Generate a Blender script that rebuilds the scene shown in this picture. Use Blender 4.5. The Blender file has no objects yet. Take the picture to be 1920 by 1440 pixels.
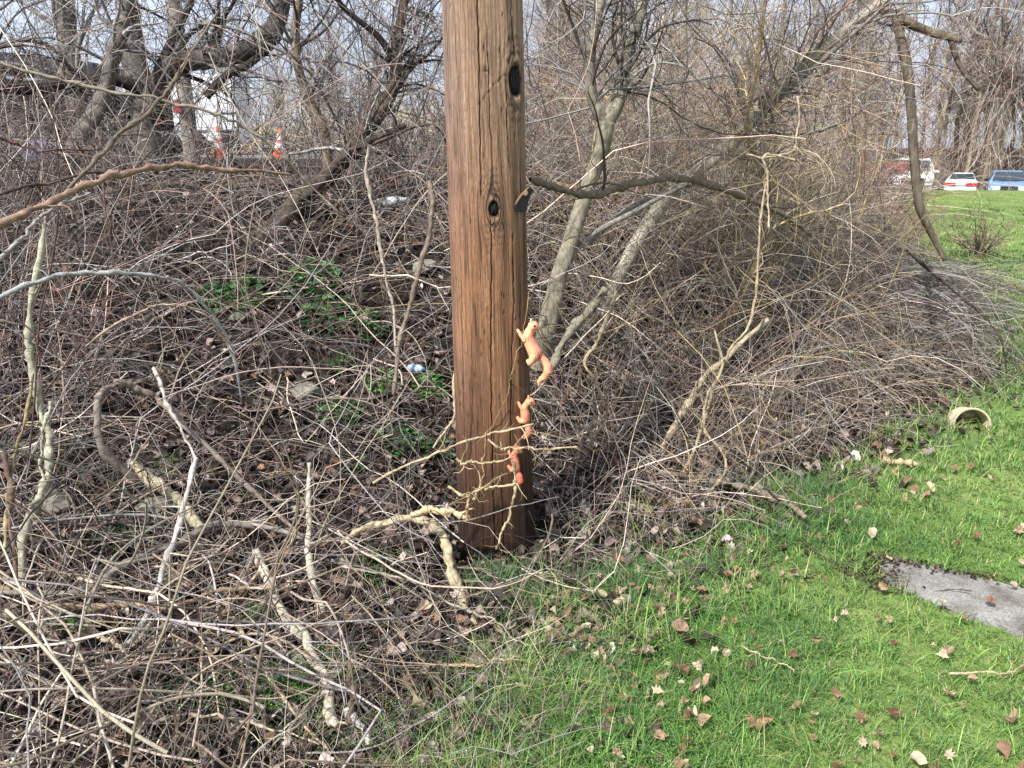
import bpy, bmesh, math, random
import numpy as np
from mathutils import Vector, Matrix

rng = np.random.default_rng(11)
random.seed(5)
SC = bpy.context.scene
COL = SC.collection

# ------------------------------------------------------------------ camera
PITCH = math.radians(17.0); EYE = 1.6; FPX = 1443.0
cam_d = bpy.data.cameras.new('camera'); cam = bpy.data.objects.new('camera', cam_d); COL.objects.link(cam)
cam.location = (0, 0, EYE); cam.rotation_euler = (math.radians(90) - PITCH, 0, 0)
cam_d.sensor_width = 36; cam_d.lens = 36 * FPX / 1920; cam_d.clip_end = 2000; cam_d.clip_start = .05
SC.camera = cam

# ------------------------------------------------------------------ world, sun, exposure
SUN_DIR = Vector((-0.50, -0.56, 0.84)).normalized()
SUN_EL = math.asin(SUN_DIR.z); SUN_AZ = math.atan2(SUN_DIR.x, SUN_DIR.y)
w = bpy.data.worlds.new('World'); SC.world = w; w.use_nodes = True
nt = w.node_tree; nt.nodes.clear()
sky = nt.nodes.new('ShaderNodeTexSky'); sky.sky_type = 'NISHITA'; sky.sun_disc = False
sky.sun_elevation = SUN_EL; sky.sun_rotation = SUN_AZ; sky.dust_density = 3.0; sky.air_density = 1.0; sky.ozone_density = 1.0
tc = nt.nodes.new('ShaderNodeTexCoord')
nz = nt.nodes.new('ShaderNodeTexNoise'); nz.inputs['Scale'].default_value = 2.2; nz.inputs['Detail'].default_value = 6
rp = nt.nodes.new('ShaderNodeValToRGB'); rp.color_ramp.elements[0].position = .30; rp.color_ramp.elements[1].position = .72
rp.color_ramp.elements[0].color = (.45, .45, .45, 1); rp.color_ramp.elements[1].color = (.92, .92, .92, 1)
mx = nt.nodes.new('ShaderNodeMixRGB'); mx.inputs['Color2'].default_value = (8.0, 8.9, 10.9, 1)
bg = nt.nodes.new('ShaderNodeBackground'); bg.inputs['Strength'].default_value = 0.082
ow = nt.nodes.new('ShaderNodeOutputWorld')
L = nt.links.new
L(tc.outputs['Generated'], nz.inputs['Vector']); L(nz.outputs['Fac'], rp.inputs['Fac']); L(rp.outputs['Color'], mx.inputs['Fac'])
L(sky.outputs['Color'], mx.inputs['Color1']); L(mx.outputs['Color'], bg.inputs['Color']); L(bg.outputs['Background'], ow.inputs['Surface'])
sd = bpy.data.lights.new('sun', 'SUN'); sun = bpy.data.objects.new('sun', sd); COL.objects.link(sun)
sd.energy = 5.0; sd.angle = math.radians(2.0); sd.color = (1.0, .975, .94)
sun.rotation_euler = (-SUN_DIR).to_track_quat('-Z', 'Y').to_euler(); sun.location = SUN_DIR * 50
SC.view_settings.view_transform = 'Standard'; SC.view_settings.look = 'None'
SC.view_settings.gamma = 1; SC.view_settings.use_curve_mapping = False; SC.view_settings.exposure = 0.66

# ------------------------------------------------------------------ maths helpers
CP, SP = math.cos(PITCH), math.sin(PITCH)
def ray(px, py):
    u = (px - 960) / FPX; v = (720 - py) / FPX
    return np.array([u, CP + v * SP, -SP + v * CP])
def W(px, py, Y):                       # point at forward distance Y seen at (px, py)
    d = ray(px, py); return np.array([0, 0, EYE]) + d * (Y / d[1])
def smooth(t): t = np.clip(t, 0, 1); return t * t * (3 - 2 * t)
BY = [-40, -5, 0, 1.69, 2.41, 3.0, 3.57, 4.35, 5.5, 7.4, 12, 21, 35, 60, 500]
BX = [-20, -4, -.95, -.02, .42, 1.06, 1.72, 2.53, 3.75, 4.7, 6.4, 9.4, 12, 13, 13]
def sdist(x, y): return np.interp(y, BY, BX) - x
def lump(x, y): return (np.sin(x*2.1+1.3*y)*np.cos(y*1.7-.6*x)*.5 + np.sin(x*5.3+.7)*np.sin(y*4.7+x)*.28 + np.sin(x*11+y*3)*np.sin(y*9.5)*.12)
def H(x, y):
    x = np.asarray(x, float); y = np.asarray(y, float)
    s = sdist(x, y)
    wd = 3.3 + np.clip(y - 8, 0, 40) * .12
    plat = 1.36 - np.clip(y - 8, 0, 14) * .010
    bank = plat * smooth((y - 2.35) / 4.3) * smooth((s - .3) / wd)
    lot = np.interp(x, [14, 19, 22.5, 28], [-.1, -.35, -.95, -1.30])
    lawn = np.interp(y, [0, 9, 26, 28], [0, .02, .22, .22])
    lawn = lawn + (lot - .22) * smooth((y - 27) / 7) * (1 - smooth((s - 0) / 3))
    far = smooth((y - 60) / 100) * 3.0
    near = np.exp(-np.clip(y - 14, 0, 100) / 8)
    return bank + lawn + far + lump(x, y) * (.022 + .04 * smooth(s / 2)) * near
def Hf(x, y): return float(H(x, y))
def G(px, py, off=0.0):                 # where the ray meets the ground (+off)
    d = ray(px, py); t = .6
    for _ in range(4000):
        p = np.array([0, 0, EYE]) + d * t
        if p[2] <= H(p[0], p[1]) + off: break
        t += .01 if t < 12 else .05
        if t > 120: break
    return p
def unit(v): return v / np.maximum(np.linalg.norm(v, axis=-1, keepdims=True), 1e-9)
def catmull(P, n):
    P = np.asarray(P, float)
    if len(P) < 3: P = np.vstack([P[0], (P[0] + P[-1]) / 2, P[-1]])
    Q = np.vstack([2 * P[0] - P[1], P, 2 * P[-1] - P[-2]])
    t = np.linspace(0, len(P) - 1 - 1e-6, n); i = t.astype(int); f = (t - i)[:, None]
    a, b, c, d = Q[i], Q[i+1], Q[i+2], Q[i+3]
    return .5 * ((2*b) + (-a + c)*f + (2*a - 5*b + 4*c - d)*f*f + (-a + 3*b - 3*c + d)*f**3)
def S2L(c):
    c = np.asarray(c, float) / 255.0
    return np.where(c <= .04045, c / 12.92, ((c + .055) / 1.055) ** 2.4)

# ------------------------------------------------------------------ mesh helpers
def mesh_np(name, V, F, C=None, mat=None, smooth_=True, uv=None):
    """V (n,3); F list of int arrays, each (m,k)."""
    me = bpy.data.meshes.new(name)
    F = [f for f in F if len(f)]
    nl = sum(f.size for f in F); npoly = sum(len(f) for f in F)
    me.vertices.add(len(V)); me.vertices.foreach_set('co', np.ascontiguousarray(V, dtype=np.float32).ravel())
    me.loops.add(nl); me.polygons.add(npoly)
    lv = np.concatenate([f.ravel() for f in F]).astype(np.int32)
    tot = np.concatenate([np.full(len(f), f.shape[1]) for f in F]).astype(np.int32)
    st = np.concatenate([[0], np.cumsum(tot)[:-1]]).astype(np.int32)
    me.loops.foreach_set('vertex_index', lv); me.polygons.foreach_set('loop_start', st)
    try: me.polygons.foreach_set('loop_total', tot)
    except Exception: pass
    me.polygons.foreach_set('use_smooth', np.full(npoly, smooth_, dtype=bool))
    if C is not None:
        a = me.color_attributes.new('Col', 'FLOAT_COLOR', 'POINT')
        c4 = np.ones((len(V), 4), np.float32); c4[:, :3] = C; a.data.foreach_set('color', c4.ravel())
    if uv is not None:
        l = me.uv_layers.new(name='UVMap'); l.data.foreach_set('uv', uv[lv].astype(np.float32).ravel())
    me.update(calc_edges=True)
    if mat: me.materials.append(mat)
    return me
def link(name, me, parent=None, loc=None):
    o = bpy.data.objects.new(name, me); COL.objects.link(o)
    if parent is not None: o.parent = parent
    if loc is not None: o.location = loc
    return o
def tag(o, label=None, cat=None, group=None, kind=None):
    if label: o['label'] = label
    if cat: o['category'] = cat
    if group: o['group'] = group
    if kind: o['kind'] = kind
    return o
def thing(name, loc, label, cat, group=None, rz=0):
    o = bpy.data.objects.new(name, None); COL.objects.link(o); o.location = loc; o.rotation_euler = (0, 0, rz); o.empty_display_size = .1
    return tag(o, label, cat, group)
def tube_arrays(P, R, S, C):
    """P (n,K,3), R (n,K), C (n,3) or (n,K,3) -> V,F,Col"""
    n, K, _ = P.shape
    T = unit(np.gradient(P, axis=1))
    N = np.zeros_like(P)
    r0 = np.where(np.abs(T[:, :1, 2:3]) < .8, np.array([0, 0, 1.]), np.array([1., 0, 0]))[:, 0]
    cur = r0
    for k in range(K):
        t = T[:, k]; cur = cur - (cur * t).sum(-1, keepdims=True) * t
        bad = np.linalg.norm(cur, axis=-1) < 1e-4
        if bad.any(): cur[bad] = np.cross(t[bad], [.3, .5, .8])
        cur = unit(cur); N[:, k] = cur
    B = np.cross(T, N)
    a = np.arange(S) * 2 * math.pi / S
    V = P[:, :, None] + R[:, :, None, None] * (np.cos(a)[None, None, :, None] * N[:, :, None] + np.sin(a)[None, None, :, None] * B[:, :, None])
    i = np.arange(n)[:, None, None] * K * S; k = np.arange(K - 1)[None, :, None] * S; s = np.arange(S)[None, None, :]; s2 = (s + 1) % S
    F = np.stack([i + k + s, i + k + s2, i + k + S + s2, i + k + S + s], -1).reshape(-1, 4)
    C = np.asarray(C, float)
    if C.ndim == 2: C = np.repeat(C[:, None], K, 1)
    Cc = np.repeat(C[:, :, None], S, 2).reshape(-1, 3)
    return V.reshape(-1, 3), F, Cc
def merge(parts):
    V, F4, C, off = [], {}, [], 0
    for v, f, c in parts:
        V.append(v); C.append(c)
        for ff in (f if isinstance(f, list) else [f]):
            F4.setdefault(ff.shape[1], []).append(ff + off)
        off += len(v)
    return np.concatenate(V), [np.concatenate(x) for x in F4.values()], np.concatenate(C)
def shift(V, o): return V - np.asarray(o, float)[None]
def grow(P0, D0, length, K, curl=.25, grav=0., jit=.12, clampz=.008, kink=.10):
    """vectorised wandering curves. length (n,), grav scalar or (n,)"""
    n = len(P0); D = unit(np.array(D0, float)); P = np.zeros((n, K, 3)); P[:, 0] = P0
    seg = (np.asarray(length) / (K - 1))[:, None]
    cv = rng.normal(0, curl, (n, 3)); g = np.broadcast_to(np.asarray(grav, float), (n,))
    for k in range(1, K):
        if k % 4 == 0: cv = cv * .5 + rng.normal(0, curl * .8, (n, 3))
        kk_ = (rng.random((n, 1)) < kink) * rng.normal(0, .55, (n, 3)); D = unit(D + cv * (6 / K) + kk_ + rng.normal(0, jit, (n, 3)) + np.stack([0*g, 0*g, -g * (6 / K)], -1))
        q = P[:, k-1] + D * seg
        if clampz is not None:
            z = H(q[:, 0], q[:, 1]) + clampz
            low = q[:, 2] < z; q[low, 2] = z[low]; D[low, 2] = np.abs(D[low, 2]) * .4
        P[:, k] = q
    return P
def taper(r0, K, end=.3, p=1.0): return r0[:, None] * (1 - (1 - end) * np.linspace(0, 1, K)[None] ** p)
def children(P, R, n, spread=.9, lo=.2, hi=1.0, up=0.):
    """pick n attachment points on curves -> start, dir, radius"""
    i = rng.integers(0, len(P), n); K = P.shape[1]
    k = (rng.uniform(lo, hi, n) * (K - 1.01)).astype(int); f = rng.uniform(0, 1, n)[:, None]
    p = P[i, k] * (1 - f) + P[i, k+1] * f; t = unit(P[i, k+1] - P[i, k]); d = unit(t * .8 + unit(rng.normal(0, 1, (n, 3))) * spread + np.array([0, 0, up]))
    return p, d, R[i, k]
def pal(colors, n, var=.12):
    c = S2L(np.array(colors))[rng.integers(0, len(colors), n)]
    return np.clip(c * np.exp(rng.normal(-.06, 1.9*var, (n, 1))) * rng.uniform(1 - var*.3, 1 + var*.3, (n, 3)), 0.004, .9)

# ------------------------------------------------------------------ materials
def nodes(name):
    m = bpy.data.materials.new(name); m.use_nodes = True; t = m.node_tree; t.nodes.clear()
    o = t.nodes.new('ShaderNodeOutputMaterial'); b = t.nodes.new('ShaderNodeBsdfPrincipled'); t.links.new(b.outputs[0], o.inputs[0])
    return m, t, b, o
def N_(t, typ, **kw):
    n = t.nodes.new(typ)
    for k, v in kw.items():
        if k in n.inputs: n.inputs[k].default_value = v
        else: setattr(n, k, v)
    return n
def mat_plain(name, rgb, rough=.6, metal=0, spec=.4, noise=.15, scale=30, lin=False, coat=0):
    m, t, b, o = nodes(name); c = np.array(rgb, float) if lin else S2L(rgb)
    tc = N_(t, 'ShaderNodeTexCoord'); nz = N_(t, 'ShaderNodeTexNoise', Scale=scale, Detail=6.0)
    mr = N_(t, 'ShaderNodeMapRange'); mr.inputs[3].default_value = 1 - noise; mr.inputs[4].default_value = 1 + noise
    mrr = N_(t, 'ShaderNodeMapRange'); mrr.inputs[3].default_value = max(.02, rough - .12); mrr.inputs[4].default_value = min(1, rough + .12)
    vm = N_(t, 'ShaderNodeVectorMath', operation='SCALE'); vm.inputs[0].default_value = tuple(c)
    t.links.new(tc.outputs['Object'], nz.inputs['Vector']); t.links.new(nz.outputs['Fac'], mr.inputs[0]); t.links.new(nz.outputs['Fac'], mrr.inputs[0])
    t.links.new(mr.outputs[0], vm.inputs['Scale']); t.links.new(vm.outputs[0], b.inputs['Base Color']); t.links.new(mrr.outputs[0], b.inputs['Roughness'])
    b.inputs['Metallic'].default_value = metal; b.inputs['Specular IOR Level'].default_value = spec; b.inputs['Coat Weight'].default_value = coat
    return m
def mat_col(name, rough=.75, spec=.25, noise=.35, scale=60, stretch=None, bump=.0, bscale=120, trans=0., tcol=None, nz2=0.):
    """colour attribute 'Col' times noise"""
    m, t, b, o = nodes(name)
    at = N_(t, 'ShaderNodeVertexColor', layer_name='Col'); tc = N_(t, 'ShaderNodeTexCoord')
    nz = N_(t, 'ShaderNodeTexNoise', Scale=scale, Detail=5.0, Roughness=.6)
    mp = N_(t, 'ShaderNodeMapping');
    if stretch: mp.inputs['Scale'].default_value = stretch
    mr = N_(t, 'ShaderNodeMapRange'); mr.inputs[1].default_value = .25; mr.inputs[2].default_value = .75
    mr.inputs[3].default_value = 1 - noise; mr.inputs[4].default_value = 1 + noise
    vm = N_(t, 'ShaderNodeVectorMath', operation='SCALE')
    t.links.new(tc.outputs['Object'], mp.inputs['Vector']); t.links.new(mp.outputs[0], nz.inputs['Vector'])
    t.links.new(nz.outputs['Fac'], mr.inputs[0]); t.links.new(at.outputs['Color'], vm.inputs[0]); t.links.new(mr.outputs[0], vm.inputs['Scale'])
    t.links.new(vm.outputs[0], b.inputs['Base Color']); b.inputs['Roughness'].default_value = rough; b.inputs['Specular IOR Level'].default_value = spec
    if bump:
        n2 = N_(t, 'ShaderNodeTexNoise', Scale=bscale, Detail=6.0, Roughness=.65); bp = N_(t, 'ShaderNodeBump', Strength=bump, Distance=.006)
        t.links.new(mp.outputs[0], n2.inputs['Vector']); t.links.new(n2.outputs['Fac'], bp.inputs['Height']); t.links.new(bp.outputs[0], b.inputs['Normal'])
    if trans:
        tr = N_(t, 'ShaderNodeBsdfTranslucent'); ms = N_(t, 'ShaderNodeMixShader'); ms.inputs[0].default_value = trans
        t.links.new(vm.outputs[0], tr.inputs['Color']); t.links.new(b.outputs[0], ms.inputs[1]); t.links.new(tr.outputs[0], ms.inputs[2]); t.links.new(ms.outputs[0], o.inputs[0])
    return m
M_twig = mat_col('twig_bark', .7, .3, .35, 45)
M_bark = mat_col('trunk_bark', .85, .2, .45, 22, (3.2, 3.2, .7), .9, 34)
M_stick = mat_col('dead_stick', .75, .25, .32, 70, None, .6, 160)
M_leaf = mat_col('dry_leaf', .6, .35, .28, 60, None, .35, 150, .18)
M_grass = mat_col('grass_blade', .5, .35, .15, 12, None, 0, 1, .32)
M_weed = mat_col('weed_leaf', .45, .4, .2, 80, None, 0, 1, .28)

def mat_ground():
    m, t, b, o = nodes('ground_soil_and_turf')
    at = N_(t, 'ShaderNodeAttribute', attribute_name='side'); tc = N_(t, 'ShaderNodeTexCoord')
    def nzt(s, d=8., r=.6):
        n = N_(t, 'ShaderNodeTexNoise', Scale=s, Detail=d, Roughness=r); t.links.new(tc.outputs['Object'], n.inputs['Vector']); return n
    def ramp(src, stops):
        r = N_(t, 'ShaderNodeValToRGB'); e = r.color_ramp.elements
        while len(e) < len(stops): e.new(.5)
        for q, (p, c) in zip(e, stops): q.position = p; q.color = (*S2L(c), 1)
        t.links.new(src, r.inputs['Fac']); return r
    n1 = nzt(16.); n2 = nzt(1.3, 6.); n3 = nzt(60.); n4 = nzt(.25, 5.)
    soil = ramp(n1.outputs['Fac'], [(.3, (18, 16, 15)), (.5, (35, 30, 27)), (.7, (66, 58, 52))])
    turf = ramp(n3.outputs['Fac'], [(.3, (58, 76, 38)), (.5, (92, 112, 56)), (.72, (134, 140, 88))])
    turf2 = ramp(n2.outputs['Fac'], [(.35, (84, 114, 56)), (.65, (140, 150, 92))])
    mt = N_(t, 'ShaderNodeMixRGB'); mt.inputs[0].default_value = .5; t.links.new(turf.outputs[0], mt.inputs[1]); t.links.new(turf2.outputs[0], mt.inputs[2])
    ad = N_(t, 'ShaderNodeMath', operation='MULTIPLY_ADD'); ad.inputs[1].default_value = 1.1; t.links.new(n1.outputs['Fac'], ad.inputs[0]); t.links.new(at.outputs['Fac'], ad.inputs[2])
    mr = N_(t, 'ShaderNodeMapRange'); mr.inputs[1].default_value = .45; mr.inputs[2].default_value = .95; t.links.new(ad.outputs[0], mr.inputs[0])
    mix = N_(t, 'ShaderNodeMixRGB'); t.links.new(mr.outputs[0], mix.inputs[0]); t.links.new(mt.outputs[0], mix.inputs[1]); t.links.new(soil.outputs[0], mix.inputs[2])
    a2 = N_(t, 'ShaderNodeAttribute', attribute_name='lot')
    lotc = ramp(n3.outputs['Fac'], [(.3, (96, 92, 88)), (.7, (128, 124, 118))])
    mix2 = N_(t, 'ShaderNodeMixRGB'); t.links.new(a2.outputs['Fac'], mix2.inputs[0]); t.links.new(mix.outputs[0], mix2.inputs[1]); t.links.new(lotc.outputs[0], mix2.inputs[2])
    t.links.new(mix2.outputs[0], b.inputs['Base Color']); b.inputs['Roughness'].default_value = .95; b.inputs['Specular IOR Level'].default_value = .1
    bp = N_(t, 'ShaderNodeBump', Strength=.9, Distance=.03); t.links.new(n1.outputs['Fac'], bp.inputs['Height']); t.links.new(bp.outputs[0], b.inputs['Normal'])
    return m

# ------------------------------------------------------------------ ground
def build_ground():
    ux = np.linspace(-1, 1, 200); x = 2 + 3.2 * np.sinh(ux * 5.6)
    uy = np.linspace(-.55, 1, 215); y = 3.0 + 1.9 * np.sinh(uy * 6.1)
    X, Y = np.meshgrid(x, y); Z = H(X, Y)
    V = np.stack([X, Y, Z], -1).reshape(-1, 3); ny, nx = X.shape
    i = (np.arange(ny - 1)[:, None] * nx + np.arange(nx - 1)[None]).ravel()
    F = np.stack([i, i + 1, i + nx + 1, i + nx], -1)
    me = mesh_np('ground', V, [F], None, mat_ground())
    a = me.attributes.new('side', 'FLOAT', 'POINT'); a.data.foreach_set('value', np.where(Y > 54, 1.5, np.clip(sdist(X, Y) * 1.6, -1.2, 1.5)).astype(np.float32).ravel())
    lot = smooth((Y - 33) / 2) * smooth((X - 12) / 1) * (1 - smooth((Y - 55) / 2)) + smooth((Y - 17) / 2) * smooth((2 - X) / 2) * (1 - smooth((Y - 40) / 3))
    a = me.attributes.new('lot', 'FLOAT', 'POINT'); a.data.foreach_set('value', np.clip(lot, 0, 1).astype(np.float32).ravel())
    tag(link('ground', me), kind='structure')
build_ground()

# concrete path running off to the right
PATH = [(1.44, 2.70), (1.52, 2.76), (1.60, 2.745), (1.93, 2.56), (2.6, 2.22), (3.6, 1.72), (4.6, 1.2), (4.1, .3), (3.1, .95), (2.6, 1.38), (1.74, 2.25), (1.50, 2.50), (1.42, 2.60)]
def in_path(x, y, grow_=0.):
    c = np.array(PATH); inside = np.zeros(np.shape(x), bool); n = len(c)
    for i in range(n):
        x1, y1 = c[i]; x2, y2 = c[(i+1) % n]
        cond = ((y1 > y) != (y2 > y)) & (x < (x2 - x1) * (y - y1) / (y2 - y1 + 1e-12) + x1)
        inside ^= cond
    return inside
def build_path():
    m, t, b, o = nodes('worn_concrete')
    tc = N_(t, 'ShaderNodeTexCoord'); n1 = N_(t, 'ShaderNodeTexNoise', Scale=7.0, Detail=8.0, Roughness=.65); n2 = N_(t, 'ShaderNodeTexVoronoi', Scale=220.0); n3 = N_(t, 'ShaderNodeTexNoise', Scale=120.0, Detail=4.0)
    for n in (n1, n2, n3): t.links.new(tc.outputs['Object'], n.inputs['Vector'])
    r = N_(t, 'ShaderNodeValToRGB'); e = r.color_ramp.elements; e[0].position = .3; e[0].color = (*S2L((84, 76, 66)), 1); e[1].position = .62; e[1].color = (*S2L((142, 140, 134)), 1)
    t.links.new(n1.outputs['Fac'], r.inputs['Fac'])
    mr = N_(t, 'ShaderNodeMapRange'); mr.inputs[1].default_value = .3; mr.inputs[2].default_value = .7; mr.inputs[3].default_value = .6; mr.inputs[4].default_value = 1.3; t.links.new(n3.outputs['Fac'], mr.inputs[0])
    vm = N_(t, 'ShaderNodeVectorMath', operation='SCALE'); t.links.new(r.outputs[0], vm.inputs[0]); t.links.new(mr.outputs[0], vm.inputs['Scale']); t.links.new(vm.outputs[0], b.inputs['Base Color'])
    bp = N_(t, 'ShaderNodeBump', Strength=.7, Distance=.004); t.links.new(n3.outputs['Fac'], bp.inputs['Height']); t.links.new(bp.outputs[0], b.inputs['Normal']); b.inputs['Roughness'].default_value = .9
    pts = catmull(np.array([(*p, 0) for p in PATH + [PATH[0]]]), 140)[:-1, :2]
    pts = pts + rng.normal(0, .008, pts.shape)
    bm = bmesh.new(); top = []
    for p in pts: top.append(bm.verts.new((p[0], p[1], Hf(*p) * .3 + .016)))
    f = bm.faces.new(top)
    r_ = bmesh.ops.extrude_face_region(bm, geom=[f]); 
    for v in r_['geom']:
        if isinstance(v, bmesh.types.BMVert): v.co.z -= .12
    bmesh.ops.recalc_face_normals(bm, faces=bm.faces)
    me = bpy.data.meshes.new('path'); bm.to_mesh(me); bm.free(); me.materials.append(m)
    tag(link('path', me), kind='structure')
build_path()

# ------------------------------------------------------------------ utility pole
PX0, PY0, PSL = -.063, 2.90, -.019
def prad(z): return np.interp(z, [-.3, 0, .25, 2.1, 8], [.168, .160, .157, .1335, .10])
def pole_mat():
    m, t, b, o = nodes('weathered_pole_wood')
    uv = N_(t, 'ShaderNodeUVMap', uv_map='UVMap'); at = N_(t, 'ShaderNodeVertexColor', layer_name='Col')
    def nzt(sc, s, d, r=.6):
        mp = N_(t, 'ShaderNodeMapping'); mp.inputs['Scale'].default_value = (*sc, 1); n = N_(t, 'ShaderNodeTexNoise', Scale=s, Detail=d, Roughness=r)
        t.links.new(uv.outputs[0], mp.inputs[0]); t.links.new(mp.outputs[0], n.inputs['Vector']); return n
    g1 = nzt((130, 3.5), 1., 6., .7); g2 = nzt((380, 14), 1., 4., .7); g3 = nzt((22, 1.6), 1., 5.)
    def rg(n, a, b_, lo=.3, hi=.7):
        r = N_(t, 'ShaderNodeMapRange'); r.inputs[1].default_value = lo; r.inputs[2].default_value = hi; r.inputs[3].default_value = a; r.inputs[4].default_value = b_; t.links.new(n.outputs['Fac'], r.inputs[0]); return r
    r1, r2, r3 = rg(g1, .26, 1.5, .33, .67), rg(g2, .5, 1.4), rg(g3, .6, 1.34)
    m1 = N_(t, 'ShaderNodeMath', operation='MULTIPLY'); m2 = N_(t, 'ShaderNodeMath', operation='MULTIPLY')
    t.links.new(r1.outputs[0], m1.inputs[0]); t.links.new(r2.outputs[0], m1.inputs[1]); t.links.new(m1.outputs[0], m2.inputs[0]); t.links.new(r3.outputs[0], m2.inputs[1])
    # thin drying splits
    g4 = nzt((48, 1.1), 1., 3., .5); lt = N_(t, 'ShaderNodeMapRange'); lt.inputs[1].default_value = .345; lt.inputs[2].default_value = .375; lt.inputs[3].default_value = .22; lt.inputs[4].default_value = 1.; t.links.new(g4.outputs['Fac'], lt.inputs[0])
    m3 = N_(t, 'ShaderNodeMath', operation='MULTIPLY'); t.links.new(m2.outputs[0], m3.inputs[0]); t.links.new(lt.outputs[0], m3.inputs[1])
    g5 = nzt((60, 2.2), 1., 6., .75); mrx = rg(g5, 0., .5, .45, .70); mg = N_(t, 'ShaderNodeMixRGB'); t.links.new(mrx.outputs[0], mg.inputs[0]); t.links.new(at.outputs['Color'], mg.inputs[1])
    hs = N_(t, 'ShaderNodeHueSaturation', Saturation=.55, Value=1.18); t.links.new(at.outputs['Color'], hs.inputs['Color']); t.links.new(hs.outputs[0], mg.inputs[2])
    vm = N_(t, 'ShaderNodeVectorMath', operation='SCALE'); t.links.new(mg.outputs[0], vm.inputs[0]); t.links.new(m3.outputs[0], vm.inputs['Scale'])
    t.links.new(vm.outputs[0], b.inputs['Base Color']); b.inputs['Roughness'].default_value = .7; b.inputs['Specular IOR Level'].default_value = .25
    bp = N_(t, 'ShaderNodeBump', Strength=1.0, Distance=.005); t.links.new(m3.outputs[0], bp.inputs['Height']); t.links.new(bp.outputs[0], b.inputs['Normal'])
    return m
def pole_uv(px, py):                      # (arc, z) on the pole front for a picture position
    z = W(px, py, PY0 - .13)[2]; xc = PX0 + PSL * z; R = float(prad(z))
    x = W(px, py, PY0 - .12)[0]; a = math.asin(max(-.98, min(.98, (x - xc) / R)))
    return a * R, z
def build_pole():
    na, zs = 220, np.concatenate([np.linspace(-.3, 2.35, 430), np.linspace(2.5, 8, 30)])
    # finer angles on the side that faces the lawn
    a = np.linspace(-math.pi, math.pi, na, endpoint=False); a = a - .62 * np.sin(a)
    A, Z = np.meshgrid(a, zs); R = prad(Z); U = A * R * 1.0; V = Z.copy()
    R0 = R.copy()
    R = R + .0022 * np.sin(A * 7 + Z * .8) + .0016 * np.sin(A * 17 + Z * 1.7) + .003 * np.sin(Z * 2.1 + A * 2)
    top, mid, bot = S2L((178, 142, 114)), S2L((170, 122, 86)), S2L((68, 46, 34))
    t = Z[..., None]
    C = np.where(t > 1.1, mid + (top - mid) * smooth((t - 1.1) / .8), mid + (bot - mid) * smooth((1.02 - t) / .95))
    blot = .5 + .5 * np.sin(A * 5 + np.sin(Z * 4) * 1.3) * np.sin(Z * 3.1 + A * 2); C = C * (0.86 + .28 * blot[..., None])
    # grey-violet weathering on the left, tan heart in the middle
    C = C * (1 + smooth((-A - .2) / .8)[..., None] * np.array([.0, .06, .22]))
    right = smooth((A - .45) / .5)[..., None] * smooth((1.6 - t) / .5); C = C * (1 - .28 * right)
    # dark run below the black flap
    u0, z0 = pole_uv(985, 400); st = np.exp(-((U - u0) / .014) ** 2) * (Z < z0) * np.exp(-np.clip(z0 - Z, 0, 3) / 1.1); C = C * (1 - .6 * st[..., None])
    GU = U.copy()
    # knots
    for (kx, ky, ku, kv, ring) in ((926, 392, .017, .025, .060), (966, 150, .030, .046, .080)):
        u0, z0 = pole_uv(kx, ky); du = U - u0; dz = (Z - z0)
        d = np.sqrt((du / ku) ** 2 + (dz / kv) ** 2)
        e = np.sqrt(du ** 2 + (dz * .42) ** 2)
        GU = GU - du * (.035 ** 2 / (e ** 2 + .018 ** 2)) * np.exp(-(e / .05) ** 2)
        R = R + .008 * np.exp(-(e / ring) ** 2) - .016 * smooth((1.25 - d) / .5)
        wob = .25 * np.sin(du * 300 + dz * 60) + .18 * np.sin(dz * 210 - du * 90)
        rr = np.sqrt((du / ku) ** 2 + (dz / (kv * 1.35)) ** 2)
        rings = np.sin(rr * 9.5 + wob * 2.2); k = np.exp(-((rr - 1.3) / 1.2) ** 2)
        C = C * (1 - .42 * (k * (rings > .2))[..., None]) ; R = R - .0012 * k * (rings > .3)
        # cathedral waves above and below
        for sgn in (1, -1):
            dd = dz * sgn; wv = dd * 260 - np.abs(du) * 230 - 2.2 * np.sin(du * 190 + sgn)
            kk = smooth((dd - .03) / .02) * smooth((.19 - dd) / .09) * np.exp(-(du / .050) ** 2)
            C = C * (1 - .40 * (kk * (np.sin(wv) > .5))[..., None]); R = R - .0010 * kk * (np.sin(wv) > .5)
        C = np.where((d < 1.2 + .15 * np.sin(np.arctan2(dz, du) * 5))[..., None], C * .4, C)
        C = np.where((d < 1.08)[..., None], np.array([.012, .011, .011]), C)
    # long splits
    def crack(pts, wdt, depth, dark=.12):
        nonlocal R, C
        q = np.array([pole_uv(*p) for p in pts]); q = q[np.argsort(q[:, 1])]
        uc = np.interp(Z, q[:, 1], q[:, 0]) + .0012 * np.sin(Z * 55) + .0006 * np.sin(Z * 160)
        ends = smooth((Z - q[0, 1]) / .05) * smooth((q[-1, 1] - Z) / .05)
        ww = wdt * (.6 + .5 * np.abs(np.sin(Z * 13 + wdt * 900))); m = np.exp(-((U - uc) / np.maximum(ww, .0014)) ** 2) * ends
        R = R - depth * m; C = C * (1 - (1 - dark) * np.clip(m * 1.25, 0, 1)[..., None])
    crack([(893, -60), (898, 100), (900, 230), (902, 330), (904, 385)], .0020, .009)
    crack([(912, 30), (917, 150), (919, 240), (925, 280)], .0015, .006)
    crack([(921, 405), (922, 500), (921, 620), (922, 760), (925, 900), (930, 1060)], .0020, .009)
    crack([(948, 130), (952, 250), (958, 330)], .0012, .005)
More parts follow.
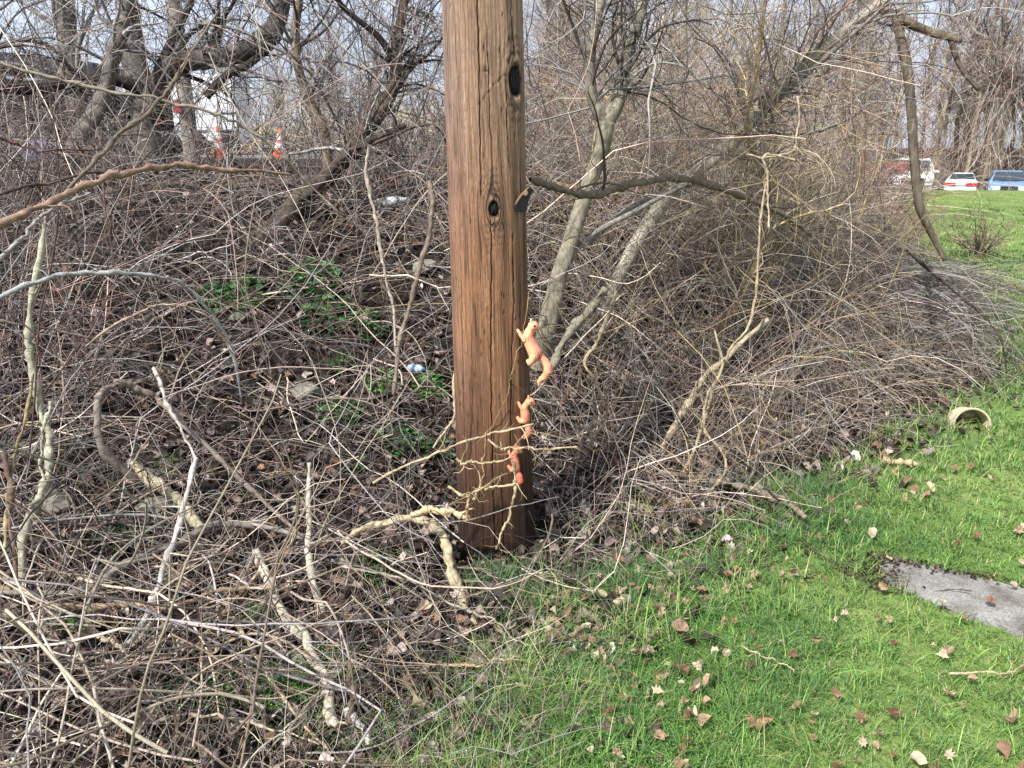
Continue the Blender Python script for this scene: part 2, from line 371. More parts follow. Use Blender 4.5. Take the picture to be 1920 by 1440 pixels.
    crack([(962, 470), (965, 560), (962, 640), (958, 760), (957, 860)], .0017, .007)
    crack([(884, 600), (886, 760), (880, 900)], .0011, .004)
    crack([(905, 930), (908, 1060)], .0014, .006)
    crack([(940, 880), (946, 1060)], .0012, .006)
    crack([(957, -40), (960, 60), (966, 125)], .0016, .006)
    crack([(866, 520), (870, 800), (876, 1030)], .0010, .004)
    crack([(982, 420), (983, 520), (985, 700), (988, 1000)], .0016, .006)
    # slanting split by the upper knot
    for (p, q_) in (((925, 158), (958, 130)), ((898, 195), (925, 162)), ((905, 130), (922, 138))):
        u1, z1 = pole_uv(*p); u2, z2 = pole_uv(*q_); L2 = (u2-u1)**2 + (z2-z1)**2
        tt = np.clip(((U - u1) * (u2 - u1) + (Z - z1) * (z2 - z1)) / L2, 0, 1); dd = np.hypot(U - u1 - tt*(u2-u1), Z - z1 - tt*(z2-z1) + .003*np.sin(tt*9))
        m = np.exp(-(dd / .0022) ** 2); R = R - .004 * m; C = C * (1 - .8 * m[..., None])
    # climbing-spike gouges
    for _ in range(46):
        u0 = rng.uniform(-.15, .15); z0 = rng.uniform(.3, 2.1); m = np.exp(-((U - u0) / .0020) ** 2 - ((Z - z0) / rng.uniform(.005, .011)) ** 2); R = R - .005 * m; C = C * (1 - .85 * np.clip(m*1.4, 0, 1)[..., None])
    X = PX0 + PSL * Z + np.sin(A) * R; Y = PY0 - np.cos(A) * R
    Vx = np.stack([X, Y, Z], -1).reshape(-1, 3); nz_, n = A.shape
    i = (np.arange(nz_ - 1)[:, None] * n + np.arange(n)[None]); j = (np.arange(nz_ - 1)[:, None] * n + (np.arange(n)[None] + 1) % n)
    F = np.stack([i, j, j + n, i + n], -1).reshape(-1, 4)
    top_ring = (np.arange(n) + (nz_ - 1) * n)[None]
    root = thing('utility_pole', (PX0, PY0, 0), 'thick weathered brown wooden utility pole with dark knots, standing at the lawn edge', 'utility pole')
    mt = pole_mat()
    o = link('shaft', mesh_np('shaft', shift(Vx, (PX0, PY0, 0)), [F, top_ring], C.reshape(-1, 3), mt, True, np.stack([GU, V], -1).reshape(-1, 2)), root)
    # knots: charred plugs, slightly sunk, with a cleft
    M_char = mat_plain('charred_knot', (21, 18, 16), .75, 0, .25, .6, 160)
    for (kx, ky, ku, kv) in ((926, 392, .0165, .0245), (966, 150, .029, .045)):
        u0, z0 = pole_uv(kx, ky); Rz = float(prad(z0)); a0 = u0 / Rz
        bm = bmesh.new(); bmesh.ops.create_icosphere(bm, subdivisions=4, radius=1)
        for v in bm.verts:
            c = v.co; f = 1 + .12 * math.sin(c.x * 9 + c.z * 5) * math.sin(c.z * 11) + .06 * math.sin(c.z * 31 + c.x * 23)
            if abs(c.x + .1 * math.sin(c.z * 4)) < .12: f *= .72
            lx, lz, ly = c.x * ku * f * 1.05, c.z * kv * f, c.y * .009 * f
            ang = a0 + lx / Rz; rad = Rz - .006 - ly
            v.co = (PSL * (z0 + lz) + math.sin(ang) * rad, -math.cos(ang) * rad, z0 + lz)
        me = bpy.data.meshes.new('knot'); bm.to_mesh(me); bm.free(); me.materials.append(M_char)
        for p in me.polygons: p.use_smooth = True
        link('knot', me, root)
    # torn black flap with a pale torn edge
    M_flap = mat_plain('black_tar_felt', (26, 25, 27), .55, 0, .4, .35, 60); M_torn = mat_plain('torn_pale_wood', (176, 138, 108), .8)
    def flap(name, pix, Yf, thick, mat):
        P = [W(x, y, Yf(x)) for x, y in pix]; bm = bmesh.new()
        f = [bm.verts.new(p) for p in P]; b_ = [bm.verts.new(p + np.array([.002, thick, 0])) for p in P]
        bm.faces.new(f); bm.faces.new(b_[::-1]); n = len(f)
        for k in range(n): bm.faces.new((f[k], b_[k], b_[(k+1) % n], f[(k+1) % n]))
        bmesh.ops.bevel(bm, geom=bm.edges[:], offset=.0012, segments=1, affect='EDGES'); bmesh.ops.recalc_face_normals(bm, faces=bm.faces)
        bmesh.ops.translate(bm, verts=bm.verts, vec=(-PX0, -PY0, 0))
        me = bpy.data.meshes.new(name); bm.to_mesh(me); bm.free(); me.materials.append(mat); return link(name, me, root)
    Yf = lambda x: PY0 - .115 + (x - 965) / 40 * .05
    tag(flap('torn_flap', [(964, 396), (966, 385), (975, 369), (984, 358), (993, 352), (1000, 356), (999, 362), (993, 366), (990, 378), (986, 398)], Yf, .010, M_flap), 'torn black flap nailed to the right of the pole')
    flap('flap_edge', [(964, 385), (968, 376), (976, 364), (986, 354), (994, 350.5), (986, 357), (977, 368), (970, 379)], lambda x: Yf(x) - .004, .003, M_torn)
    flap('flap_edge', [(982, 360), (987, 357), (990, 361), (987, 367), (981, 366)], lambda x: Yf(x) - .005, .003, M_torn)
    # loose splinters standing off the left edge
    M_spl = M_stick
    for pix, r, c in (([(853, 398), (851, 440), (856, 500), (861, 560), (863, 600)], .0045, (96, 74, 58)), ([(849, 400), (853, 470), (858, 540)], .003, (130, 104, 80)), ([(851, 352), (850, 380), (852, 402)], .003, (84, 66, 54))):
        P = catmull([W(x, y, PY0 + .02) for x, y in pix], 12); P = P + rng.normal(0, .001, P.shape)
        R_ = r * np.sin(np.linspace(.25, math.pi - .2, 12)) ** .6
        v, f, c_ = tube_arrays(P[None], R_[None], 5, S2L(c)[None]); link('splinter', mesh_np('splinter', shift(v, (PX0, PY0, 0)), [f], c_, M_spl), root)
build_pole()

# ------------------------------------------------------------------ squirrel ornaments
def clay_mat(name, base, belly):
    m, t, b, o = nodes(name)
    at = N_(t, 'ShaderNodeVertexColor', layer_name='Col'); tc = N_(t, 'ShaderNodeTexCoord'); nz = N_(t, 'ShaderNodeTexNoise', Scale=140.0, Detail=5.0)
    t.links.new(tc.outputs['Object'], nz.inputs['Vector']); mr = N_(t, 'ShaderNodeMapRange'); mr.inputs[3].default_value = .82; mr.inputs[4].default_value = 1.14; t.links.new(nz.outputs['Fac'], mr.inputs[0])
    vm = N_(t, 'ShaderNodeVectorMath', operation='SCALE'); t.links.new(at.outputs['Color'], vm.inputs[0]); t.links.new(mr.outputs[0], vm.inputs['Scale']); t.links.new(vm.outputs[0], b.inputs['Base Color'])
    b.inputs['Roughness'].default_value = .55; b.inputs['Subsurface Weight'].default_value = .0
    bp = N_(t, 'ShaderNodeBump', Strength=.3, Distance=.001); t.links.new(nz.outputs['Fac'], bp.inputs['Height']); t.links.new(bp.outputs[0], b.inputs['Normal'])
    return m
M_clay = clay_mat('orange_painted_resin', None, None)
M_eye = mat_plain('dark_glossy_eye', (22, 16, 14), .2, 0, .6, .1)
M_seam = mat_plain('dark_seam', (70, 38, 26), .6)
def squirrel(label, Y, chains, ears, eyes, colors, vox, grooves):
    k = (Y * CP + .75 * SP) / FPX * 1.0                      # metres per picture pixel here
    base = W(*chains[0][2][:2], Y)
    root = thing('squirrel_figurine', tuple(base), label, 'squirrel ornament', 'orange squirrel ornaments climbing the pole')
    bm = bmesh.new()
    def sph(p, r, sc=(1, 1, 1)):
        m = Matrix.Translation(p - base) @ Matrix.Diagonal((*[r * s for s in sc], 1)); bmesh.ops.create_icosphere(bm, subdivisions=3, radius=1, matrix=m)
    for ch in chains:
        for i in range(len(ch) - 1):
            (x1, y1, d1, r1), (x2, y2, d2, r2) = ch[i], ch[i+1]; n = max(3, int(math.hypot(x2-x1, y2-y1) / 1.1))
            for j in range(n + 1):
                t = j / n; p = W(x1 + (x2-x1)*t, y1 + (y2-y1)*t, Y) + np.array([0, (d1 + (d2-d1)*t) * k, 0]); sph(p, (r1 + (r2-r1)*t) * k * 1.10)
    for (x, y, d, r, ang) in ears:
        p = W(x, y, Y) + np.array([0, d*k, 0]); sph(p, r*k, (.75, .55, 1.5))
    me = bpy.data.meshes.new('body'); bm.to_mesh(me); bm.free()
    o = link('body', me, root); me.materials.append(M_clay)
    md = o.modifiers.new('r', 'REMESH'); md.mode = 'VOXEL'; md.voxel_size = vox; md.use_smooth_shade = True
    sm = o.modifiers.new('s', 'SMOOTH'); sm.iterations = 2; sm.factor = .5
    dg = bpy.context.evaluated_depsgraph_get(); ev = o.evaluated_get(dg); m2 = bpy.data.meshes.new_from_object(ev); o.modifiers.clear(); o.data = m2; m2.name = 'body'
    n = len(m2.vertices); co = np.zeros(n * 3); m2.vertices.foreach_get('co', co); co = co.reshape(-1, 3); nr = np.zeros(n * 3); m2.vertices.foreach_get('normal', nr); nr = nr.reshape(-1, 3)
    c1, c2, c3 = [S2L(c) for c in colors]
    f = smooth((nr[:, 0] * 1.0 + .35) / 1.1)[:, None]; C = c2 * (1 - f) + c1 * f           # pale belly side towards the pole, red-brown back
    # carved fur: short grooves over the haunch, shoulder and tail
    q = co / k
    for (gx, gy, rad, fx, fy) in grooves:
        g = W(gx, gy, Y) - base; dx = (co[:, 0] - g[0]) / k; dz = (co[:, 2] - g[2]) / k
        msk = np.exp(-(dx**2 + dz**2) / rad**2); wv = np.sin(dx * fx * .62 + dz * fy * .62 + 1.1 * np.sin(dz * 1.3 + dx * .4)); hit = np.clip(msk * 1.5, 0, 1) * smooth((wv - .1) / .3)
        co -= nr * (hit * .6 * k)[:, None]; C = C * (1 - hit[:, None] * .75) + c3 * hit[:, None] * .75
    m2.vertices.foreach_set('co', co.ravel()); a = m2.color_attributes.new('Col', 'FLOAT_COLOR', 'POINT'); c4 = np.ones((n, 4), np.float32); c4[:, :3] = C; a.data.foreach_set('color', c4.ravel())
    m2.materials.clear(); m2.materials.append(M_clay)
    for p in m2.polygons: p.use_smooth = True
    for (x, y, d, r) in eyes:
        p = W(x, y, Y) + np.array([0, d*k, 0]); b2 = bmesh.new(); bmesh.ops.create_icosphere(b2, subdivisions=2, radius=r*k, matrix=Matrix.Translation(p - base)); mm = bpy.data.meshes.new('eye'); b2.to_mesh(mm); b2.free(); mm.materials.append(M_eye); link('eye', mm, root)
    return root
squirrel('largest and topmost orange squirrel figurine with long curled tail hanging clear of the pole', 2.765,
    [[(993, 620, 0, 7.2), (989, 632, 0, 10), (996, 648, 0, 10.6), (1003, 661, 0, 12), (1003, 668, 0, 10)],
     [(993, 620, 0, 5.6), (999, 611, 0, 8.4), (1001, 611, 0, 8.2), (1006.5, 614, 0, 5.0), (1008.5, 616, 0, 3.8)],
     [(984, 636, -5, 5.2), (978, 629, -5, 3.8), (973, 622, -2, 2.9), (971, 619.5, 1, 2.6)],
     [(984, 636, 5, 5.2), (978, 631, 7, 3.6), (975, 628, 10, 2.6)],
     [(1002, 666, -6, 8), (997, 675, -5, 6.2), (994, 680, -3, 5.2), (990, 677, -1, 3.6)],
     [(1002, 666, 6, 7.5), (999, 676, 7, 5.6), (994, 681, 9, 4)],
     [(1008, 662, 0, 7), (1014, 668, 0, 5.4), (1022, 677, 0, 6.4), (1027, 686, 0, 7.6), (1028, 696, 0, 8), (1023, 705, 0, 7), (1015, 711, 0, 5.2), (1010.5, 716, 0, 3.6), (1011, 722, 0, 2.2)]],
    [(996, 602, -4.5, 3.2, 0), (996, 602, 4.5, 3.2, 0)], [(1002, 609.5, -8.2, 2.2), (1002, 609.5, 8.2, 2.2)],
    ((216, 134, 108), (232, 178, 134), (140, 62, 46)), .0017,
    [(990, 634, 6, 1.6, -1.9), (1006, 662, 7, 1.8, -1.3), (1027, 697, 12, .7, 2.4), (1018, 710, 8, .7, 2.2), (1016, 672, 7, .9, 1.8)])
squirrel('middle orange squirrel figurine with short tail, clinging to the pole below the largest one', 2.782,
    [[(986, 759, 0, 5.4), (982.5, 766, 0, 7), (984.5, 776, 0, 8), (985, 786, 0, 7.8), (986, 790, 0, 6)],
     [(985, 760, 0, 4.4), (992.5, 753, 0, 7.2), (994.5, 753, 0, 7.2), (999.5, 757, 0, 4.2)],
     [(979, 765, -4, 3.6), (975, 760, -3, 3), (972, 755, 0, 2.6)], [(979, 766, 4, 3.4), (976, 763, 6, 2.6), (974, 760, 8, 2.2)],
     [(983, 788, -4, 5.4), (976, 789, -4, 4.2), (971, 783, -2, 3.2)], [(983, 789, 5, 5), (977, 790, 6, 3.6), (973, 786, 8, 2.8)],
     [(986, 790, 0, 5), (987, 795, 0, 4.0), (990, 803, 0, 5.8), (991, 811, 0, 6.8), (986, 818, 0, 5.2), (980, 821, 0, 2.8)]],
    [(991, 745.5, -4, 2.8, 0), (991, 745.5, 4, 2.8, 0)], [(995.5, 752, -7.2, 1.7), (995.5, 752, 7.2, 1.7)],
    ((210, 126, 98), (224, 150, 112), (138, 66, 46)), .0015,
    [(989, 810, 8, 1.2, 2.2), (986, 786, 5, 1.8, 1.5)])
squirrel('lowest orange squirrel figurine, partly hidden by bare twigs in front of the pole', 2.752,
    [[(965, 850, 0, 5.4), (963.5, 856, 0, 6.2), (966, 866, 0, 7.2), (968, 877, 0, 7), (969, 881, 0, 5.6)],
     [(965, 851, 0, 4.4), (969, 844, 0, 7.0), (970.5, 843.5, 0, 7.0), (975.5, 847, 0, 4.0)],
     [(960, 856, -4, 3.6), (957, 852, -3, 3), (954, 847, 0, 2.6)], [(960, 857, 4, 3.2), (958, 853, 6, 2.6), (955, 849, 9, 2.2)],
     [(965, 879, -4, 5), (959, 880, -4, 4), (954, 874, -2, 3.2)], [(965, 880, 5, 4.6), (960, 881, 6, 3.4), (956, 876, 8, 2.8)],
     [(969, 880, 0, 4.6), (970, 885, 0, 3.8), (973.5, 893, 0, 6.2), (974, 901, 0, 7.4), (970, 908, 0, 4)]],
    [(967, 836.5, -4, 2.8, 0), (967, 836.5, 4, 2.8, 0)], [(971.5, 842.5, -7.0, 1.6), (971.5, 842.5, 7.0, 1.6)],
    ((198, 112, 88), (208, 128, 98), (130, 62, 44)), .0015,
    [(974, 898, 8, 1.2, 2.0), (968, 876, 5, 1.8, 1.5)])

# ------------------------------------------------------------------ tree and branch builders
GREY = [(136, 132, 129), (104, 100, 97), (164, 159, 154), (76, 72, 70)]
TAN = [(172, 158, 142), (146, 133, 120), (200, 188, 171), (112, 99, 88)]
PINK = [(154, 127, 116), (128, 102, 94), (174, 149, 134), (94, 75, 70)]
YEL = [(170, 150, 108), (150, 132, 94), (186, 166, 122)]
DARK = [(70, 62, 56), (58, 50, 46), (82, 72, 64)]
RED = [(126, 84, 72), (110, 70, 62), (138, 96, 78)]
def trunk_tube(P, R, S, col, rough=.08, seed=0, patch=None):
    """explicit thick limb with an uneven, ridged surface"""
    K = len(P); P = np.vstack([P, P[-1] + (P[-1] - P[-2]) * .15]); R = np.append(R, R[-1] * .05); K += 1
    C = np.repeat(np.asarray(col)[None, None], K, 1) * (1 + rng.normal(0, .10, (1, K, 1)))
    v, f, c = tube_arrays(P[None], R[None], S, C)
    V = v.reshape(K, S, 3); ctr = P[:, None]; d = V - ctr
    ph = np.arange(S)[None] * 2 * math.pi / S; kk = np.arange(K)[:, None]
    n = 1 + rough * (np.sin(ph * 3 + kk * .23 + seed) * .5 + np.sin(ph * 5 - kk * .41 + seed * 2) * .4 + rng.normal(0, .35, (K, S)))
    V = ctr + d * n[..., None]
    cc = c.reshape(K, S, 3) * np.exp(rng.normal(-.03, .20, (K, S, 1)))
    return V.reshape(-1, 3), f, np.clip(cc.reshape(-1, 3), .003, .9)
def limb(pix, r_px, Y, n=None, S=10, col=GREY, rough=.09, wob=.0, end=.6, rs=None):
    """pix: [(px,py[,Y])]; Y default"""
    Q = [W(p[0], p[1], p[2] if len(p) > 2 else Y) for p in pix]
    n = n or max(10, int(6 * len(pix))); P = catmull(Q, n)
    if wob: P = P + np.cumsum(rng.normal(0, wob, P.shape), 0) * .5
    dep = P[:, 1] * CP + (EYE - P[:, 2]) * SP
    if rs is not None: rp = np.interp(np.linspace(0, 1, n), np.linspace(0, 1, len(rs)), rs)
    else: rp = r_px * (1 - (1 - end) * np.linspace(0, 1, n))
    R = rp / FPX * dep
    c = S2L(random.choice(col))
    return P, R, trunk_tube(P, R, S, c, rough, random.random() * 6)
def twig_set(P, R, nb, lb, nt_, lt, palette, rb=.45, up=.15, grav=0., thin=.0022, spread=1.0, lo=.15, S=3, ns=0):
    """branchlets on P (n,K,3), twigs on branchlets; returns arrays"""
    out = []
    if P.ndim == 2: P = P[None]; R = R[None]
    p, d, r = children(P, R, nb, spread, lo, 1., up)
    lens = rng.uniform(.35, 1., nb) * lb; K = 9
    B = grow(p, d, lens, K, .17, grav, .12); r0 = np.clip(r * rb * rng.uniform(.4, 1, nb), thin * 1.2, None); RB = taper(r0, K, .3)
    out.append(tube_arrays(B, RB, 4, pal(palette, nb)))
    if nt_:
        p, d, r = children(B, RB, nt_, spread, .12, 1., up)
        Tt = grow(p, d, rng.uniform(.3, 1., nt_) * lt, 6, .3, grav, .16); RT = taper(np.clip(r * .55, thin * .7, thin * 1.7), 6, .35)
        out.append(tube_arrays(Tt, RT, S, pal(palette, nt_)))
    if ns:
        p, d, r = children(Tt, RT, ns, spread, .1, 1., up)
        T2 = grow(p, d, rng.uniform(.3, 1., ns) * lt * .5, 4, .3, grav, .16); R2 = taper(np.clip(r * .7, thin * .5, thin), 4, .4)
        out.append(tube_arrays(T2, R2, 3, pal(palette, ns)))
    return out
def tree(label, limbs, twigs, cat='tree', name='bare_tree', group=None):
    """limbs: list of (P,R,arrays); first is the trunk"""
    base = limbs[0][0][0]; root = thing(name, tuple(base), label, cat, group)
    for i, (P, R, arr) in enumerate(limbs):
        v, f, c = arr; link('trunk' if i == 0 else 'limb', mesh_np('trunk' if i == 0 else 'limb', shift(v, base), [f], c, M_bark), root)
    if twigs:
        v, f, c = merge(twigs); link('crown', mesh_np('crown', shift(v, base), f, c, M_twig), root)
    return root

# ---- left: the group of grey trees on the bank
t1 = limb([(165, 420, 7.2), (158, 330, 7.3), (150, 240, 7.4), (140, 150, 7.5), (124, 60, 7.6), (122, -60, 7.7), (128, -400, 8)], 20, 7.5, 40, 12, [(98, 92, 86)], .15, end=.8)
tree('straight grey tree trunk furthest left on the bank', [t1], twig_set(t1[0][12:], t1[1][12:], 22, 2.0, 200, .8, GREY, grav=.06, ns=260))
t2 = limb([(292, 420, 6.6), (286, 330, 6.7), (275, 250, 6.8), (263, 160, 6.9), (246, 80, 7), (236, 0, 7), (226, -150, 7.2), (200, -420, 7.3)], 24, 7, 44, 14, [(106, 101, 95)], .15, rs=[27, 24, 23, 23, 22, 20, 17, 12])
t2b = limb([(276, 235, 6.8), (298, 165, 6.7), (335, 118, 6.6), (385, 110, 6.5), (440, 102, 6.4), (492, 74, 6.4), (524, 30, 6.4), (528, -60, 6.4), (500, -220, 6.4)], 19, 6.5, 44, 12, [(92, 87, 82)], .15, rs=[22, 21, 21, 18, 17, 18, 16, 13, 8])
t2c = limb([(388, 182, 6.3), (405, 160, 6.3), (430, 138, 6.3), (470, 118, 6.35), (512, 80, 6.4), (524, 55, 6.4)], 8, 6.3, 26, 8, DARK, .12, rs=[7, 8, 7, 7, 8, 9])
t2d = limb([(290, 150, 6.7), (320, 80, 6.6), (345, 30, 6.5), (380, -40, 6.4)], 9, 6.5, 20, 8, GREY, .1)
t2e = limb([(262, 165, 6.8), (215, 150, 6.7), (150, 150, 6.6), (80, 165, 6.4), (0, 160, 6.2), (-60, 150, 6)], 9, 6.5, 24, 8, DARK, .1, rs=[12, 11, 11, 13, 14, 14])
tree('stout grey tree with a thick limb arching right over the orange cones', [t2, t2b, t2c, t2d, t2e],
     twig_set(t2b[0], t2b[1], 34, 1.3, 420, .6, GREY + DARK, rb=.3, grav=.05, ns=500) + twig_set(t2[0][20:], t2[1][20:], 20, 1.6, 200, .7, GREY, rb=.3, grav=.06, ns=200) + twig_set(t2e[0], t2e[1], 16, 1.0, 160, .5, DARK, rb=.35, ns=160))
t3 = limb([(130, 300, 6.0), (150, 255, 6.1), (178, 215, 6.2), (200, 170, 6.3), (208, 120, 6.3), (228, 60, 6.4), (240, 10, 6.5), (262, -120, 6.6)], 14, 6.3, 36, 12, [(110, 104, 97)], .15, rs=[15, 16, 15, 14, 13, 13, 12, 8])
tree('leaning grey trunk bending up between the two straight trunks', [t3], twig_set(t3[0][10:], t3[1][10:], 22, 1.3, 200, .6, GREY, rb=.35, grav=.05, ns=220))
t4 = limb([(470, 470, 5.2), (515, 432, 5.3), (565, 372, 5.4), (625, 322, 5.5), (690, 240, 5.6), (738, 165, 5.7), (744, 90, 5.7), (757, 0, 5.8), (770, -140, 6)], 15, 5.5, 44, 12, [(78, 68, 58)], .14, rs=[26, 23, 19, 15, 14, 12, 10, 9, 6])
t4b = limb([(560, 376, 5.35), (600, 345, 5.35), (650, 290, 5.4), (700, 262, 5.45), (760, 235, 5.5)], 8, 5.4, 26, 8, DARK, .1)
t4c = limb([(742, 120, 5.7), (710, 70, 5.6), (650, 20, 5.5), (610, -30, 5.4)], 7, 5.5, 20, 8, DARK, .1)
tree('dark leaning tree that rises from the bank just left of the pole', [t4, t4b, t4c], twig_set(t4[0][12:], t4[1][12:], 42, 1.2, 420, .55, GREY + DARK, rb=.35, grav=.06, ns=420))
t5 = limb([(640, 470, 6.0), (618, 340, 6), (608, 245, 6), (582, 190, 6), (560, 130, 6), (553, 60, 6), (560, 0, 6), (570, -120, 6.1)], 9, 6, 36, 9, [(120, 106, 90)], .10, rs=[12, 11, 9, 9, 9, 9, 8, 6])
tree('slim kinked tree standing left of the dark leaning tree', [t5], twig_set(t5[0][8:], t5[1][8:], 26, 1.1, 260, .5, GREY, rb=.4, grav=.04, ns=260))

# ---- right of the pole
t6 = limb([(1012, 690, 4.15), (1028, 600, 4.15), (1048, 520, 4.2), (1078, 430, 4.25), (1106, 340, 4.3), (1130, 270, 4.3), (1137, 228, 4.3)], 16, 4.2, 40, 12, [(128, 121, 104)], .14, rs=[20, 18, 16, 15, 14, 14, 16])
t6b = limb([(1137, 232, 4.3), (1112, 190, 4.3), (1106, 140, 4.3), (1112, 70, 4.3), (1128, 0, 4.35), (1150, -120, 4.4)], 10, 4.3, 28, 10, [(124, 118, 104)], .14, rs=[13, 11, 10, 9, 8, 6])
t6c = limb([(1137, 230, 4.3), (1160, 185, 4.35), (1170, 130, 4.4), (1188, 70, 4.4), (1206, 0, 4.45), (1225, -120, 4.5)], 11, 4.3, 28, 10, [(126, 120, 106)], .14, rs=[14, 13, 12, 11, 10, 8])
t6d = limb([(1062, 490, 4.2), (1110, 440, 4.3), (1180, 402, 4.4), (1235, 372, 4.5), (1290, 345, 4.6)], 6, 4.3, 22, 8, [(126, 120, 112)], .08)
tree('pale twin-stemmed young tree forking just right of the pole', [t6, t6b, t6c, t6d],
     twig_set(t6b[0], t6b[1], 18, 1.0, 140, .45, GREY + DARK, rb=.35, grav=.03, ns=160) + twig_set(t6c[0], t6c[1], 22, 1.1, 180, .5, GREY + DARK, rb=.35, grav=.05, ns=200))
t7 = limb([(1110, 620, 4.8), (1150, 540, 4.85), (1185, 470, 4.9), (1240, 385, 5), (1320, 312, 5.05), (1395, 245, 5.1), (1432, 190, 5.1), (1530, 102, 5.15), (1640, 15, 5.2), (1740, -60, 5.3), (1900, -160, 5.4)], 11, 5, 60, 12, [(156, 149, 134)], .14, rs=[12, 12, 13, 13, 13, 13, 12, 11, 10, 8, 6])
t7b = limb([(1640, 12, 5.2), (1690, 36, 5.1), (1740, 58, 5.05), (1803, 76, 5)], 8, 5, 22, 9, [(104, 92, 78)], .10, rs=[8, 9, 8, 6])
t7c = limb([(1678, 34, 5.1), (1698, 110, 5), (1708, 200, 4.9), (1714, 300, 4.85), (1724, 385, 4.8), (1748, 440, 4.8), (1772, 488, 4.75)], 8, 4.9, 34, 10, [(98, 88, 76)], .08, rs=[7, 9, 8.5, 8, 8, 6, 4])
t7d = limb([(1782, 74, 5.02), (1796, 115, 5), (1812, 142, 4.95), (1836, 168, 4.9)], 5, 5, 16, 8, [(92, 82, 72)], .09, end=.8)
t7e = limb([(1385, 262, 5.0), (1440, 205, 4.95), (1500, 150, 4.9), (1580, 80, 4.9), (1650, 20, 4.95)], 6, 5, 28, 9, [(112, 104, 96)], .1)
t7f = limb([(1772, 488, 4.75), (1750, 468, 4.8), (1800, 474, 4.7), (1850, 480, 4.7)], 2.5, 4.7, 12, 6, DARK, .1)
tree('long leaning tree crossing the upper right with a broken limb hanging over the lawn', [t7, t7b, t7c, t7d, t7e],
     twig_set(t7[0][22:], t7[1][22:], 48, 1.1, 460, .5, GREY + PINK, rb=.28, grav=.07, ns=560) + twig_set(t7e[0], t7e[1], 20, .9, 180, .45, PINK + GREY, rb=.35, grav=.04, ns=200))
t8 = limb([(1330, 720, 4.3), (1352, 620, 4.4), (1395, 545, 4.4), (1425, 470, 4.5), (1440, 380, 4.5), (1420, 300, 4.6), (1400, 240, 4.7), (1420, 120, 4.9), (1440, -40, 5)], 6, 4.4, 44, 8, [(132, 112, 84)], .08, rs=[9, 8, 8, 7, 5, 5, 4, 4, 3])
tree('yellow-brown sapling wound with vines in the middle of the right thicket', [t8], twig_set(t8[0], t8[1], 44, 1.0, 420, .5, YEL + TAN, rb=.5, grav=.12, ns=400))

# ------------------------------------------------------------------ individual branches, sticks and vines one can point at
def stick(name, label, cat, pix, r, col, Y=None, off=.03, S=7, rough=.16, group=None, n=None, end=.6, rs=None, wob=.0030, parts=None, mat=None):
    """pix lies on the ground (+off) when Y is None"""
    def pt(p):
        if len(p) > 2: return W(p[0], p[1], p[2])
        if Y is not None: return W(p[0], p[1], Y)
        return G(p[0], p[1], off)
    Q = [pt(p) for p in pix]; col = tuple(q_ * .90 for q_ in col); n = n or max(20, 9 * len(pix)); P = catmull(Q, n)
    P = P + np.cumsum(rng.normal(0, wob, P.shape), 0) * np.sin(np.linspace(0, math.pi, n))[:, None]
    dep = P[:, 1] * CP + (EYE - P[:, 2]) * SP
    rp = np.interp(np.linspace(0, 1, n), np.linspace(0, 1, len(rs)), rs) if rs is not None else r * (1 - (1 - end) * np.linspace(0, 1, n))
    R = rp / FPX * dep * (1 + .18 * (rng.random(n) > .86))
    R = R * (.82 if r < 5 else 1.06) * np.exp(np.convolve(rng.normal(0, .16, n + 2), [.5, .8, .5], 'valid')[:n]); v, f, c = trunk_tube(P, R, S, S2L(col), rough, random.random() * 6); parts = parts or (3, .12, 3)
    parts_ = [(v, f, c)]
    if parts:                                       # side twigs grown from the stick itself
        parts_ += twig_set(P, R, parts[0], parts[1], parts[2], parts[1] * .5, [col, tuple(max(0, q - 22) for q in col)], rb=.6, up=.1, grav=.05, thin=.0018, spread=.9)
    v, f, c = merge(parts_); base = P[0]
    o = link(name, mesh_np(name, shift(v, base), f, c, mat or M_stick), None, tuple(base))
    return tag(o, label, cat, group)
PALE, WHT, GRY, BRN, ORG, OLV, RDB = (196, 182, 156), (214, 206, 190), (140, 130, 122), (112, 88, 70), (176, 128, 84), (168, 160, 118), (122, 68, 62)
st = stick
st('fallen_branch', 'thick bark-peeled pale branch curving down the foreground left of centre', 'branch', [(480, 1035), (492, 1060), (528, 1138), (578, 1198), (603, 1255), (614, 1318), (632, 1358)], 9, (212, 200, 176), None, .09, 9, .14, rs=[6, 8, 9, 9.5, 9, 9, 7])
st('broken_stick', 'white hooked stick end at the bottom, left of centre', 'branch', [(652, 1335), (655, 1362), (665, 1385), (690, 1396)], 7, (222, 216, 206), None, .04, 8, .14, end=.8)
st('broken_stick', 'short upright brown stick standing beside the white hooked stick end', 'branch', [(658, 1248, 1.98), (650, 1300, 1.9), (643, 1350, 1.84), (638, 1420, 1.76)], 6, (122, 102, 84), None, .03, 7, .12, end=1.1)
st('fallen_branch', 'scaly pale branch lying in the vines at the left, above the long straight stick', 'branch', [(246, 866), (282, 896), (316, 928), (350, 962), (378, 990)], 9, (186, 176, 146), None, .10, 9, .14, rs=[6, 9, 10, 9, 8])
st('long_stick', 'long straight silvery stick slanting to the bottom left corner', 'branch', [(368, 858, 2.75), (342, 955, 2.6), (300, 1070, 2.4), (250, 1180, 2.2), (190, 1300, 1.97), (128, 1432, 1.72)], 5.5, (196, 190, 182), None, .05, 8, .08, rs=[4, 4.5, 5.5, 6, 6.5, 6.5])
st('long_stick', 'bent whitish stick that meets the top of the long silvery stick', 'branch', [(288, 690, 3.1), (312, 745, 3.0), (338, 800, 2.9), (368, 862, 2.75)], 4.5, (190, 182, 170), None, .1, 7, .08)
